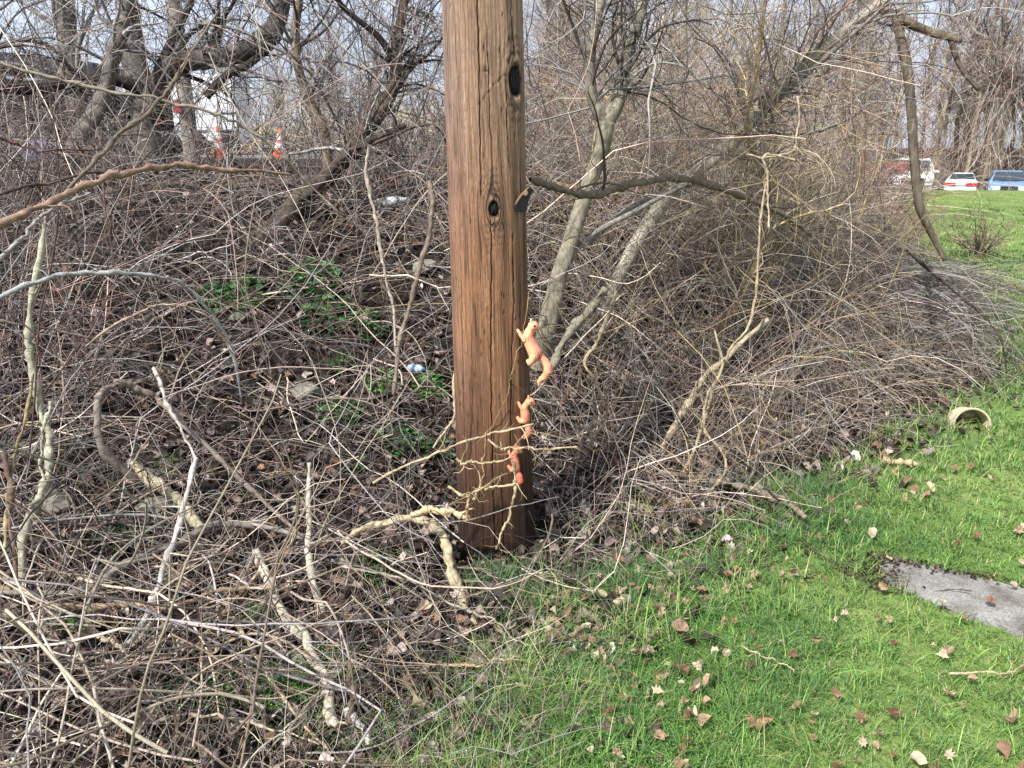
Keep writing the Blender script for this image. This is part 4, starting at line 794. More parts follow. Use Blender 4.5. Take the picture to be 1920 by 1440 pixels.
m = 900; t_ = rng.random(m); e0 = np.array([1.40, 2.66]); side_ = rng.random(m) < .6
qx = np.where(side_, 1.44 + t_ ** 1.6 * .9, 1.40 + rng.normal(0, .06, m)); qy = np.where(side_, 2.77 - t_ ** 1.6 * .9 * .36 + rng.normal(.0, .022, m), 2.64 + rng.normal(0, .06, m))
qd = np.column_stack([qx, qy, H(qx, qy) * .6 + rng.uniform(.012, .03, m)]); arr = []
for i in range(8): arr.append(scatter(*LT[i], qd[i::8], rotz(rng.uniform(0, 6.28, len(qd[i::8]))) @ rotx(rng.normal(0, .5, len(qd[i::8]))), rng.uniform(.003, .012, len(qd[i::8])), pal([(60, 46, 38), (84, 66, 54), (110, 90, 72), (48, 40, 34)], len(qd[i::8]), .15)))
stuff('path_edge_debris', 'brown leaf crumbs and soil along the end and far edge of the path', arr, M_leaf, 'leaf debris')
# lawn leaves: each one an object
LM = []
for i, t in enumerate(LT):
    for j, c in enumerate([(178, 150, 124), (152, 118, 94), (200, 180, 154), (126, 94, 74)]):
        C = np.repeat(S2L(c)[None], len(t[0]), 0) * rng.uniform(.75, 1.2, (len(t[0]), 1)); C[0] *= .8
        v, f = t; LM.append((mesh_np('fallen_leaf', v * 1.0, [f], C, M_leaf, False), j, i))
CN = ['tan', 'rusty brown', 'pale cream', 'dark brown']; KN = ['oval', 'oak', 'oval', 'oval', 'oak', 'oval', 'oval', 'oak']
def lawn_leaf(p, size, mi, label, group='fallen leaves scattered on the lawn'):
    me, cj, ki = LM[mi]; o = link('fallen_leaf', me, None, tuple(p)); o.scale = (size, size, size)
    o.rotation_euler = (random.gauss(0, .7), random.gauss(0, .7), random.uniform(0, 6.28)); tag(o, label, 'leaf', group); return o
hero = [(1278, 1178, .040, 0, 'tan crumpled leaf in the grass, largest one right below the pole'), (992, 1362, .030, 6, 'cream curled leaf on the dark grass tuft at the bottom centre'),
 (1245, 1262, .026, 8, 'tan folded leaf on the grass left of the brighter lawn'), (1898, 1402, .036, 1, 'big rusty brown leaf in the bottom right corner'), (1105, 1285, .030, 4, 'tan oak leaf lying at the edge of the clover patch'),
 (1692, 937, .026, 0, 'tan folded leaf on the lawn above the concrete path'), (1160, 1115, .032, 8, 'upright tan oval leaf where grass meets litter, right of the pole'), (400, 1222, .028, 2, 'whitish crumpled leaf in the left litter beside the long stick'),
 (772, 1322, .040, 2, 'large pale torn leaf in the litter at the bottom centre left'), (790, 1140, .030, 10, 'grey-pink lobed leaf on the litter in front of the pole'), (1810, 795, .028, 1, 'brown leaf standing before the cream bucket rim'),
 (1527, 1195, .018, 1, 'rusty leaf with a curled tip in the middle of the lawn'), (1385, 1008, .024, 9, 'brown leaf at the foot of the dark grass tuft'), (1075, 1200, .026, 4, 'tan broad leaf on the litter edge just right of the pole foot'),
 (1645, 1375, .022, 4, 'tan bent leaf near the bottom, right of centre'), (1900, 1355, .030, 0, 'tan leaf above the big rusty leaf in the corner'), (1440, 1345, .022, 9, 'rusty creased leaf on the grass at the bottom, between two tufts')]
for (x, y, s, mi, lb) in hero: lawn_leaf(G(x, y, .046), s * 1.2, mi, lb)
cnt = 0
while cnt < 260:
    px, py = (random.uniform(980, 1990), random.uniform(870, 1480)) if cnt % 4 else (random.gauss(1130, 90), random.gauss(1190, 80))
    p = G(px, py, .046); s = float(sdist(p[0], p[1]))
    if s > .25 or p[1] > 9: continue
    if s < -.45 and random.random() < .5: continue
    mi = random.randrange(len(LM)); me, cj, ki = LM[mi]
    sz = random.uniform(.014, .033) * (1 if p[1] < 3 else 1.15)
    zone = 'on the concrete path' if in_path(np.array([p[0]]), np.array([p[1]]))[0] else ('near the lawn edge by the brush' if s > -.45 else ('on the open lawn this side of the path' if p[1] < 2.75 else 'on the open lawn beyond the path'))
    lawn_leaf(p, sz, mi, 'small dry %s %s leaf lying %s' % (CN[cj], KN[ki], zone)); cnt += 1

# ------------------------------------------------------------------ grass
def blades(q, hgt, wid, lean, C, name, label, K=3, cat='grass'):
    n = len(q); z = H(q[:, 0], q[:, 1]); a = rng.uniform(0, 2 * math.pi, n); L = rng.uniform(.3, 1.1, n) * lean
    side = np.column_stack([-np.sin(a), np.cos(a), np.zeros(n)]); dirv = np.column_stack([np.cos(a), np.sin(a), np.zeros(n)])
    base = np.column_stack([q, z - .003]); V = []
    for k in range(K):
        t = k / K; c = base + dirv * (hgt * L * t ** 1.8)[:, None]; c[:, 2] += hgt * (t - .28 * L * t * t); ww = (wid * (1 - .45 * t))[:, None] * .5; V += [c - side * ww, c + side * ww]
    tip = base + dirv * (hgt * L)[:, None]; tip[:, 2] += hgt * (1 - .42 * L); V.append(tip)
    m = len(V); V = np.stack(V, 1); i = (np.arange(n) * m)[:, None]
    Fq = np.concatenate([i + np.array([2*k, 2*k+1, 2*k+3, 2*k+2])[None] for k in range(K - 1)]); Ft = i + np.array([2*K-2, 2*K-1, 2*K])[None]
    me = mesh_np(name, V.reshape(-1, 3), [Fq, Ft], np.repeat(C, m, 0), M_grass); return tag(link(name, me), label, cat, None, 'stuff')
lawn_ok = lambda x, y: (sdist(x, y) < .02 + rng.exponential(.16, np.shape(x)) + .22 * np.sin(x * 9 + y * 4) * np.sin(y * 7)) & ~in_path(x, y)
n = 125000; q = lognear(n, lawn_ok, 1.15, 30, -30, 46, p=.95); d = np.hypot(q[:, 0], q[:, 1]); s = -sdist(q[:, 0], q[:, 1])
patch = .5 + .5 * np.sin(q[:, 0] * 3.1 + 1.7 * np.sin(q[:, 1] * 2.3)) * np.sin(q[:, 1] * 2.7 + np.sin(q[:, 0] * 4))
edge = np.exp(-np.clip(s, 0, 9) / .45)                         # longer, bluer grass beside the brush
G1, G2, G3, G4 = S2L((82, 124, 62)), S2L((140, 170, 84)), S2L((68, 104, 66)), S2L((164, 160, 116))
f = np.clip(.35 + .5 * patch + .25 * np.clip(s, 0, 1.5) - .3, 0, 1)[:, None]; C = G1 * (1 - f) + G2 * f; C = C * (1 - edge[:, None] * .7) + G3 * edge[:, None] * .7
ncl = 5200; qc = lognear(ncl, lawn_ok, 1.15, 24, -30, 46, p=.95); ci = rng.integers(0, ncl, n); inc = rng.random(n) < .5
dc = np.hypot(qc[:, 0], qc[:, 1])[ci]; q = np.where(inc[:, None], qc[ci] + rng.normal(0, 1, (n, 2)) * (.012 * np.clip(dc / 2, .8, 5))[:, None], q)
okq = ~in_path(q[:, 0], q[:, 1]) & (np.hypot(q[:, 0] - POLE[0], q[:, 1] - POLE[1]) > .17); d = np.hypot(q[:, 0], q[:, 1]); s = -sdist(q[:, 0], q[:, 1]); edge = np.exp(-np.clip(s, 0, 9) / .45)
clh = np.exp(rng.normal(.15, .35, ncl))[ci]; clc = np.exp(rng.normal(0, .16, (ncl, 1)))[ci]; C = np.where(inc[:, None], C * clc, C)
dry = (rng.random(n) < (.07 + .14 * np.exp(-np.clip(s, 0, 9) / .25)))[:, None]; C = np.where(dry, G4, C); C = C * rng.uniform(.75, 1.3, (n, 1))
hh = rng.uniform(.016, .046, n) * (.6 + .7 * patch ** 2 + 1.1 * edge) * np.where(inc, clh * 1.25, 1) * np.clip(1 + (d - 6) * .02, 1, 1.3)
band = np.sin(q[:, 1] * .9 - q[:, 0] * .55 + .8 * np.sin(q[:, 0] * .7)) * smooth((d - 5) / 4); C = C * (1 + .30 * band[:, None] * np.array([1.2, 1, .8]))
near_ = okq & (d < 3.3); far_ = okq & (d >= 3.3)
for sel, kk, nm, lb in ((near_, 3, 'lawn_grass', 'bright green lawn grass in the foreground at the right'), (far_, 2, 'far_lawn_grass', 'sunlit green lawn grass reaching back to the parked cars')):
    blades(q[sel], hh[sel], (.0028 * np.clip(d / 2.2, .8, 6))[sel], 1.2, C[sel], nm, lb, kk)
# long tufts
tufts = [(1085, 1290, 700, .13, .16), (930, 1350, 600, .12, .14), (1500, 925, 900, .17, .20), (1560, 985, 700, .13, .18), (1180, 1100, 700, .14, .16), (980, 1085, 320, .14, .13), (1010, 1140, 420, .13, .12), (1470, 1180, 500, .09, .16), (1440, 1280, 700, .09, .20),
         (1330, 1050, 500, .11, .18), (1460, 1000, 500, .12, .15), (1130, 1380, 500, .10, .14), (900, 1090, 160, .12, .1), (1640, 1010, 400, .10, .2), (1245, 1070, 500, .12, .14), (560, 1420, 120, .08, .1), (230, 1010, 160, .10, .08)]
Q, HH, CC = [], [], []
for (x, y, m, h_, sp) in tufts:
    p = G(x, y, .02); Q.append(np.column_stack([rng.normal(p[0], sp * .7, m), rng.normal(p[1], sp * .5, m)])); HH.append(rng.uniform(.3, 1, m) * h_ * .9); c = S2L((92, 132, 74)) * (1 - .3 * random.random()) ; CC.append(np.repeat(c[None], m, 0) * rng.uniform(.7, 1.4, (m, 1)) * (1 + rng.normal(0, .05, (m, 3))))
Q = np.vstack(Q); HH = np.concatenate(HH); CC = np.clip(np.vstack(CC), .005, .9); ok = (np.hypot(Q[:, 0] - POLE[0], Q[:, 1] - POLE[1]) > .17) & ~in_path(Q[:, 0], Q[:, 1]); 
blades(Q[ok], HH[ok], np.full(ok.sum(), .0026), 1.3, CC[ok], 'long_grass_tufts', 'long dark green grass tufts along the edge of the brush', 4)
# small-leaved ground weeds with white specks
tv = np.array([(0, 0, 0), (.5, .35, .12), (1, 0, .02), (.5, -.35, .12)]); tf = np.array([(0, 1, 2), (0, 2, 3)])
def creepers(spots, name, label, cols, size=(.004, .008)):
    Q = []; 
    for (x, y, m, sp) in spots:
        p = G(x, y, .01); Q.append(np.column_stack([rng.normal(p[0], sp, m), rng.normal(p[1], sp * .8, m), rng.uniform(.012, .055, m)]))
    Q = np.vstack(Q); Q = Q[(np.hypot(Q[:, 0] - POLE[0], Q[:, 1] - POLE[1]) > .17)]; Q[:, 2] += H(Q[:, 0], Q[:, 1]); m = len(Q)
    M = rotz(rng.uniform(0, 6.28, m)) @ rotx(rng.normal(0, .5, m)); a = scatter(tv, tf, Q, M, rng.uniform(*size, m), pal(cols, m, .15))
    k = m // 60; Qf = Q[rng.integers(0, m, k)] + np.array([0, 0, .012]); b = scatter(tv, tf, Qf, rotz(rng.uniform(0, 6, k)), np.full(k, .004), np.full((k, 3), .75))
    return stuff(name, label, [a, b], M_weed, 'ground weeds')
creepers([(1120, 1240, 3400, .12), (1060, 1300, 2400, .12), (1000, 1400, 2600, .14), (1200, 1170, 2200, .11), (1290, 1400, 1800, .14), (1150, 1420, 2200, .13), (1340, 1170, 1500, .13)], 'clover_ground_cover', 'small-leaved green weeds with white specks between the lawn and the litter', [(74, 126, 52), (96, 148, 62), (60, 104, 46)])
creepers([(530, 1290, 2600, .085), (600, 1270, 1500, .07), (470, 1160, 900, .05), (520, 1350, 900, .08), (360, 1310, 800, .06), (780, 1400, 1600, .1), (700, 1390, 900, .09), (720, 1050, 900, .06), (690, 1090, 700, .05), (130, 1180, 500, .04), (420, 1300, 600, .05), (320, 880, 500, .05)], 'chickweed_ground_cover', 'patches of bright green small-leaved weeds growing through the left litter', [(70, 122, 44), (92, 146, 54), (54, 98, 40)], (.004, .009))

# leafy weed plants, one object each
th = np.linspace(0, 2 * math.pi, 9)[:-1]; lv = np.vstack([[(0.0, 0, 0)], np.column_stack([.5 + .55 * np.cos(th + math.pi), .5 * np.sin(th + math.pi) * (1 + .15 * np.cos(3 * th)), .12 * np.cos(2 * th)])]); lv[0] = (.5, 0, -.08)
lf = np.array([(0, 1 + i, 1 + (i + 1) % 8) for i in range(8)])
def weed(px, py, nl, rad, hgt, size, cols, label, group=None):
    nl = int(nl * 1.7); size *= 1.15; hgt *= 1.4
    b = G(px, py, .01); b[2] = Hf(b[0], b[1]); root = thing('leafy_weed', tuple(b), label, 'weed plant', group)
    a = rng.uniform(0, 6.28, nl); r = rad * np.sqrt(rng.random(nl)); tip = np.column_stack([r * np.cos(a), r * np.sin(a), hgt * (1 - .6 * (r / rad) ** 2) * rng.uniform(.6, 1.1, nl)])
    tip[:, 2] += H(b[0] + tip[:, 0], b[1] + tip[:, 1]) - b[2]
    t = np.linspace(0, 1, 4)[None, :, None]; P = tip[:, None] * t * np.array([1, 1, 0]) + tip[:, None] * np.array([0, 0, 1]) * t ** .6
    v, f, c = tube_arrays(P, np.full((nl, 4), .0009), 3, pal([(96, 120, 70)], nl)); link('stems', mesh_np('stems', v, [f], c, M_weed), root)
    M = rotz(a + rng.normal(0, .6, nl)) @ rotx(rng.normal(0, .35, nl)); v, f, c = scatter(lv, lf, tip, M, rng.uniform(.6, 1.15, nl) * size, pal(cols, nl, .16)); link('leaves', mesh_np('leaves', v, [f], c, M_weed), root)
GW = [(62, 108, 58), (86, 132, 74), (48, 88, 50)]; GB = [(74, 128, 54), (100, 152, 70)]
for a in ((582, 545, 70, .17, .12, .040, GW, 'large leafy weed cluster highest on the bank left of the pole'), (450, 572, 60, .18, .10, .034, GW, 'leafy weed on the bank left of the highest cluster'), (615, 605, 60, .15, .10, .036, GW, 'leafy weed just below the highest cluster on the bank'),
          (690, 622, 34, .10, .07, .030, GW, 'small leafy weed left of the pole at the height of the largest squirrel'), (808, 735, 46, .085, .06, .030, GB, 'bright green weed beside the plastic bottle'), (718, 722, 34, .09, .05, .026, GB, 'bright weed to the left of the plastic bottle'),
          (752, 832, 40, .10, .06, .030, GW, 'leafy weed left of the middle squirrel on the litter'), (820, 850, 24, .07, .05, .024, GW, 'small weed close to the pole left side'), (672, 875, 16, .05, .04, .022, GW, 'tiny weed between dead vines left of the pole'),
          (400, 560, 30, .10, .06, .030, GW, 'dark small weed under the arching grey vine'), (640, 780, 34, .10, .05, .024, GW, 'grassy weed on the litter below the bottle'), (645, 690, 26, .07, .05, .024, GW, 'small dark weed up the slope left of the bottle'),
          (1160, 655, 18, .07, .07, .026, GW, 'small weed in the thicket right of the branch stub'), (1240, 760, 18, .07, .05, .022, GW, 'small green weed low in the right thicket'), (145, 1185, 26, .045, .03, .014, GB, 'tiny leafy weed on the far left litter'), (440, 1300, 30, .05, .03, .014, GB, 'tiny leafy weed between canes at the lower left')):
    weed(*a)
# budding twigs: fresh green leaflets in the thicket
m = 900; p = np.column_stack([rng.uniform(.6, 3.6, m), rng.uniform(3.9, 6.2, m), rng.uniform(.7, 2.2, m)]); cl = rng.integers(0, 60, m); ctr = np.column_stack([rng.uniform(.4, 3.4, 60), rng.uniform(3.8, 6, 60), rng.uniform(.7, 2.3, 60)]); p = ctr[cl] + rng.normal(0, .05, (m, 3))
stuff('green_buds', 'tiny fresh green leaves budding on twigs in the right thicket', [scatter(tv, tf, p, rotz(rng.uniform(0, 6, m)) @ rotx(rng.normal(0, 1, m)), rng.uniform(.008, .018, m), pal([(96, 120, 52), (120, 138, 64)], m))], M_weed, 'leaf buds')
# ------------------------------------------------------------------ hard-surface helpers
def bm_obj(name, bm, mat, parent=None, loc=None, smooth_=False):
    me = bpy.data.meshes.new(name); bmesh.ops.recalc_face_normals(bm, faces=bm.faces); bm.to_mesh(me); bm.free(); me.materials.append(mat)
    if smooth_:
        for p in me.polygons: p.use_smooth = True
    return link(name, me, parent, loc)
def box(bm, c, s, bev=0., rot=None):
    M = Matrix.Translation(c) @ (rot or Matrix.Identity(4)) @ Matrix.Diagonal((*s, 1)); r = bmesh.ops.create_cube(bm, size=1, matrix=M)
    if bev: 
        es = list({e for v in r['verts'] for e in v.link_edges}); bmesh.ops.bevel(bm, geom=es, offset=bev, segments=2, affect='EDGES')
def lathe(bm, prof, seg=20, M=None):
    rings = []
    for r, z in prof:
        rings.append([bm.verts.new((M or Matrix.Identity(4)) @ Vector((r * math.cos(2*math.pi*i/seg), r * math.sin(2*math.pi*i/seg), z))) for i in range(seg)])
    for a, b in zip(rings, rings[1:]):
        for i in range(seg): bm.faces.new((a[i], a[(i+1) % seg], b[(i+1) % seg], b[i]))
    return rings
M_orange = mat_plain('cone_orange', (236, 92, 40), .55, 0, .4, .08); M_band = mat_plain('cone_reflective_white', (222, 222, 220), .35, 0, .5, .05); M_black = mat_plain('black_rubber', (24, 24, 25), .7)
M_cream = mat_plain('cream_plastic', (176, 164, 134), .6, 0, .4, .45, 26); M_steel = mat_plain('galvanised_grey', (140, 142, 144), .5, .3); M_dkroof = mat_plain('dark_slate_sheet', (40, 42, 52), .6); M_whitep = mat_plain('white_vehicle_paint', (222, 224, 226), .35, 0, .5, .05, 8)
M_glass = mat_plain('dark_window_glass', (38, 50, 56), .08, 0, .8, .25, 4); M_chrome = mat_plain('chrome_trim', (180, 182, 186), .2, .9, .5, .05); M_lamp = mat_plain('clear_headlight', (214, 218, 220), .15, 0, .8, .08); M_tail = mat_plain('red_tail_light', (178, 34, 40), .2, 0, .6, .1); M_plate = mat_plain('number_plate', (206, 208, 204), .5)
M_redp = mat_plain('red_vehicle_paint', (158, 38, 50), .3, 0, .5, .08, 8, coat=.5); M_bluep = mat_plain('light_blue_vehicle_paint', (128, 160, 196), .3, .3, .5, .05, 8, coat=.5); M_under = mat_plain('underbody_dark', (22, 22, 24), .9)

# traffic cones on the upper lot
def cone(px, py, Y, scale, label, lean=0):
    b = W(px, py, Y); b[2] = Hf(b[0], b[1]); root = thing('traffic_cone', tuple(b), label, 'traffic cone', 'orange cones at the edge of the upper lot'); root.scale = (scale,) * 3; root.rotation_euler = (0, lean, .3)
    bm = bmesh.new(); box(bm, (0, 0, .02), (.36, .36, .04), .012); bm_obj('base', bm, M_orange, root)
    r = lambda z: .135 - (.135 - .028) * (z - .04) / .68
    for name, z0, z1, m, k in (('cone_body', .04, .24, M_orange, 0), ('reflective_band', .24, .36, M_band, .002), ('cone_body', .36, .44, M_orange, 0), ('reflective_band', .44, .58, M_band, .002), ('cone_body', .58, .72, M_orange, 0)):
        bm = bmesh.new(); rg = lathe(bm, [(r(z0) + k, z0), (r(z1) + k, z1)], 18)
        if z1 > .7: bm.faces.new(rg[-1])
        bm_obj(name, bm, m, root, None, True)
cone(415, 312, 19, 1.0, 'tallest-looking orange traffic cone between the grey post and the black case')
cone(309, 300, 20, .95, 'orange traffic cone seen right beside the stout grey trunk')
cone(524, 318, 19.5, .95, 'orange and white traffic cone furthest right, half hidden by twigs', .12)
# grey post with a small red sign
b = W(362, 318, 15.); b[2] = Hf(b[0], b[1]) - .1; root = thing('grey_post', tuple(b), 'weathered grey wooden post with a small red sign behind the cones', 'post')
P = np.array([(0, 0, 0), (.01, 0, 1.2), (-.01, .02, 2.4), (.02, .03, 4.2)]); P = catmull(P, 14); v, f, c = trunk_tube(P, np.full(14, .15) * np.linspace(1, .8, 14), 10, S2L((140, 130, 118)), .05); link('shaft', mesh_np('shaft', v, [f], c, M_bark), root)
bm = bmesh.new(); box(bm, (-.08, -.19, 1.05), (.16, .02, .22), .004); bm_obj('red_sign', bm, mat_plain('faded_red_sign', (160, 52, 56), .6), root)
# white box trailer behind
def trailer():
    b = W(370, 300, 25); b[2] = Hf(b[0], b[1]); root = thing('box_trailer', tuple(b), 'white box trailer parked behind the orange cones', 'trailer', None, .08)
    bm = bmesh.new(); box(bm, (0, 0, 1.30), (3.2, 1.9, 1.9), .05); bm_obj('body', bm, M_whitep, root)
    for x in (-1.05, -.35, .35, 1.05):
        bm = bmesh.new(); box(bm, (x, -.955, 1.3), (.02, .012, 1.7)); bm_obj('panel_seam', bm, M_steel, root)
    for x in (-.4, .35):
        bm = bmesh.new(); lathe(bm, [(.0, -.11), (.30, -.11), (.33, -.06), (.33, .06), (.30, .11), (0, .11)], 20, Matrix.Translation((x, -.85, .33)) @ Matrix.Rotation(math.pi/2, 4, 'X')); wh = bm_obj('wheel', bm, M_black, root, None, True)
    bm = bmesh.new(); box(bm, (-.03, -.965, .68), (1.5, .03, .06), .01); bm_obj('fender', bm, M_steel, root)
    bm = bmesh.new(); box(bm, (2.1, 0, .48), (1.0, .08, .08), .01); bm_obj('tongue', bm, M_steel, root)
trailer()
b = W(432, 312, 20.5); b[2] = Hf(b[0], b[1]); root = thing('equipment_case', tuple(b), 'black equipment case in a grey frame standing right of the tallest cone', 'case', None, .1)
bm = bmesh.new(); box(bm, (.05, 0, .40), (.36, .4, .50), .02); bm_obj('case_body', bm, mat_plain('black_case', (40, 42, 46), .6), root)
for sx in (-.16, .24):
    for sy in (-.2, .2):
        bm = bmesh.new(); box(bm, (sx, sy, .52), (.035, .035, 1.04), .004); bm_obj('frame_post', bm, M_steel, root)
for z in (1.03, .66):
    bm = bmesh.new(); box(bm, (.04, -.2, z), (.36, .035, .035), .004); bm_obj('frame_rail', bm, M_steel, root)
bm = bmesh.new(); box(bm, (.04, 0, 1.065), (.46, .46, .03), .006); bm_obj('lid', bm, M_steel, root)
# open dark shelter at far left
b = W(90, 300, 17); b[2] = Hf(b[0], b[1]); root = thing('open_shelter', tuple(b), 'dark open-sided shelter with a black roof behind the left tree trunks', 'shelter', None, .05)
bm = bmesh.new(); 
vs = [bm.verts.new(p) for p in ((-3.2, -2, 1.95), (2.1, -2, 1.55), (2.1, 2, 1.55), (-3.2, 2, 1.95), (-3.2, -2, 2.30), (2.1, -2, 1.75), (2.1, 2, 1.75), (-3.2, 2, 2.30))]
for q_ in ((0, 1, 2, 3), (4, 5, 6, 7), (0, 1, 5, 4), (1, 2, 6, 5), (2, 3, 7, 6), (3, 0, 4, 7)): bm.faces.new([vs[i] for i in q_])
bm_obj('roof', bm, M_dkroof, root)
for x in (-3.0, -1.3, .4, 1.9):
    for y in (-1.9, 1.9):
        zt = 1.95 - (x + 3.2) / 5.3 * .4 + .02; bm = bmesh.new(); box(bm, (x, y, zt / 2), (.11, .11, zt), .006); bm_obj('post', bm, mat_plain('dark_timber', (52, 46, 42), .8) if x == -3.0 and y < 0 else bpy.data.materials['dark_timber'], root)
bm = bmesh.new(); box(bm, (-.5, 1.98, .75), (5., .05, 1.5)); bm_obj('back_wall', bm, bpy.data.materials['dark_timber'], root)
for x, z, sx, m in ((-2.2, .35, 1.2, 'stored_crate'), (-.6, .45, 1.0, 'stored_crate'), (1.1, .3, .9, 'stored_crate')):
    bm = bmesh.new(); box(bm, (0, 0, z), (sx, .9, z * 2), .03); o = bm_obj('storage_bin', bm, mat_plain('dark_bin', (58, 60, 66), .6), None); o.location = Vector(b) + Vector((x, .6, .004)); 
    tag(o, {-2.2: 'leftmost dark storage bin under the open shelter', -.6: 'tallest dark storage bin, middle one under the open shelter', 1.1: 'small dark storage bin at the right end under the open shelter'}[x], 'storage bin', 'storage bins under the shelter')
# crumpled blue tarp
def crumple(name, label, cat, p, s, mat, seed=1, sub=3, amp=.35, group=None):
    bm = bmesh.new(); bmesh.ops.create_icosphere(bm, subdivisions=sub, radius=1)
    r = random.Random(seed); a = [r.uniform(2, 6) for _ in range(6)]
    for v in bm.verts:
        c = v.co; f = 1 + amp * math.sin(c.x * a[0] + a[3]) * math.sin(c.y * a[1] + a[4]) + amp * .6 * math.sin(c.z * a[2] * 1.7 + c.x * 3 + a[5]) + r.uniform(-.08, .08); v.co = Vector((c.x * s[0] * f, c.y * s[1] * f, c.z * s[2] * f))
    o = bm_obj(name, bm, mat, None, tuple(p)); return tag(o, label, cat, group)
p = W(100, 292, 9.0); p[2] = Hf(p[0], p[1]) + .12; crumple('tarp', 'crumpled blue tarp lying among the brush at the foot of the left trunks', 'tarp', p, (.30, .2, .14), mat_plain('blue_tarp', (60, 62, 128), .5), 4)
M_paper = mat_plain('white_litter_plastic', (224, 228, 230), .4, 0, .4, .06)
for (x, y, s, lb, sd_) in ((176, 272, .14, 'white plastic bag caught in the brush by the left trunks', 2), (1040, 832, .035, 'white scrap of plastic on the ground just right of the pole foot', 3), (1015, 820, .02, 'small bluish-white scrap beside the larger scrap right of the pole', 5), (1142, 785, .016, 'tiny white scrap lying in the right thicket', 7)):
    p = G(x, y, .01) if y > 400 else W(x, y, 7.6)
    if y < 400: p[2] = Hf(p[0], p[1]) + .08
    crumple('litter_scrap', lb, 'litter', p, (s, s * .6, s * .4), M_paper, sd_, 2)
# bottles
def bottle(px, py, L_, r, mat, label, az, cap, tilt=.15):
    p = G(px, py, .02); root = thing('plastic_bottle', tuple(p), label, 'bottle'); root.rotation_euler = (0, math.pi/2 - tilt, az)
    bm = bmesh.new(); lathe(bm, [(0.001, 0), (r * .85, 0), (r, .012), (r * .93, .06 * L_/.2), (r, .075 * L_/.2), (r, .12 * L_/.2), (r * .95, .14 * L_/.2), (r * .4, .18 * L_/.2), (r * .38, L_ * .96), (.001, L_ * .96)], 18); bm_obj('bottle_body', bm, mat, root, None, True)
    bm = bmesh.new(); lathe(bm, [(r + .0012, L_ * .38), (r + .0012, L_ * .6)], 18); bm_obj('bottle_label', bm, cap, root, None, True)
    bm = bmesh.new(); lathe(bm, [(r * .46, L_ * .93), (r * .46, L_ * 1.02), (.001, L_ * 1.02)], 14); bm_obj('bottle_cap', bm, cap, root, None, True)
M_pet = mat_plain('clear_blue_plastic', (170, 190, 206), .15, 0, .7, .15, 30); M_lblue = mat_plain('blue_label', (70, 110, 160), .4)
bottle(768, 690, .13, .024, M_pet, 'clear blue plastic bottle lying on the bank left of the pole', -.8, M_lblue)
bottle(706, 382, .24, .034, mat_plain('white_plastic_bottle', (196, 200, 196), .3), 'white plastic bottle lying high on the bank left of the pole', -.2, M_paper)
# stones
M_stone = mat_plain('grey_fieldstone', (128, 124, 112), .85, 0, .3, .25, 14)
for (x, y, s, lb) in ((292, 955, .075, 'blocky grey-green stone in the left litter under the scaly branch'), (572, 742, .085, 'grey stone on the bank left of the bottle'), (100, 950, .10, 'flat dark grey stone at the far left'), (190, 790, .05, 'small grey stone inside the hooped vine'), (300, 1105, .05, 'small pointed grey stone below the level branches'), (640, 1060, .05, 'mossy stone left of the shaggy arching vine'), (796, 505, .09, 'pale weathered stone high on the bank beside the pole'), (450, 598, .06, 'grey stone beside the leafy weed on the bank'), (120, 1215, .035, 'small pale stone at the lower left edge')):
    p = G(x, y, .0); p[2] = Hf(p[0], p[1]) + s * .15; crumple('stone', lb, 'stone', p, (s, s * .8, s * .55), M_stone, int(x), 2, .16, 'stones in the litter').rotation_euler = (0, 0, x)
# half-buried bucket rim
def bucket():
    c = G(1820, 806, 0); R_ = .094; root = thing('bucket', (c[0], c[1], c[2]), 'cream plastic bucket lying on its side, half sunk at the lawn edge', 'bucket')
    M = Matrix.Translation((0, 0, .030)) @ Matrix.Rotation(-.2, 4, 'Z') @ Matrix.Rotation(math.radians(78), 4, 'X') @ Matrix.Rotation(0, 4, 'Z')
    bm = bmesh.new(); lathe(bm, [(R_ * .93, -.15), (R_, 0), (R_ + .006, 0), (R_ * .93 + .006, -.15)], 48, M); bm_obj('shell', bm, M_cream, root, None, True)
    bm = bmesh.new(); lathe(bm, [(R_ - .001, .0), (R_ + .011, .0), (R_ + .011, .012), (R_ - .001, .012), (R_ - .001, 0)], 48, M); bm_obj('rim', bm, M_cream, root, None, True)
    bm = bmesh.new(); r = lathe(bm, [(R_ * .93, -.149), (.001, -.149)], 40, M); bm_obj('bottom', bm, M_cream, root)
bucket()
# surface cable/vine over the path
st('surface_root', 'thin dark root trailing over the end of the concrete path', 'root', [(1500, 1010), (1560, 1050), (1620, 1075), (1700, 1098), (1780, 1100), (1822, 1108)], 1.8, (88, 74, 62), None, .045, 6, .08, parts=(4, .15, 5))
st('fallen_stick', 'thin pale stick on the grass near the right edge below the path', 'branch', [(1780, 1262), (1850, 1256), (1925, 1248)], 2.6, (190, 172, 136), None, .045, 6, .05)
st('fallen_stick', 'thin curved twig in the grass right of the pole, low', 'branch', [(1392, 1212), (1430, 1228), (1470, 1248), (1490, 1262)], 2, (184, 170, 136), None, .05, 6, .05)

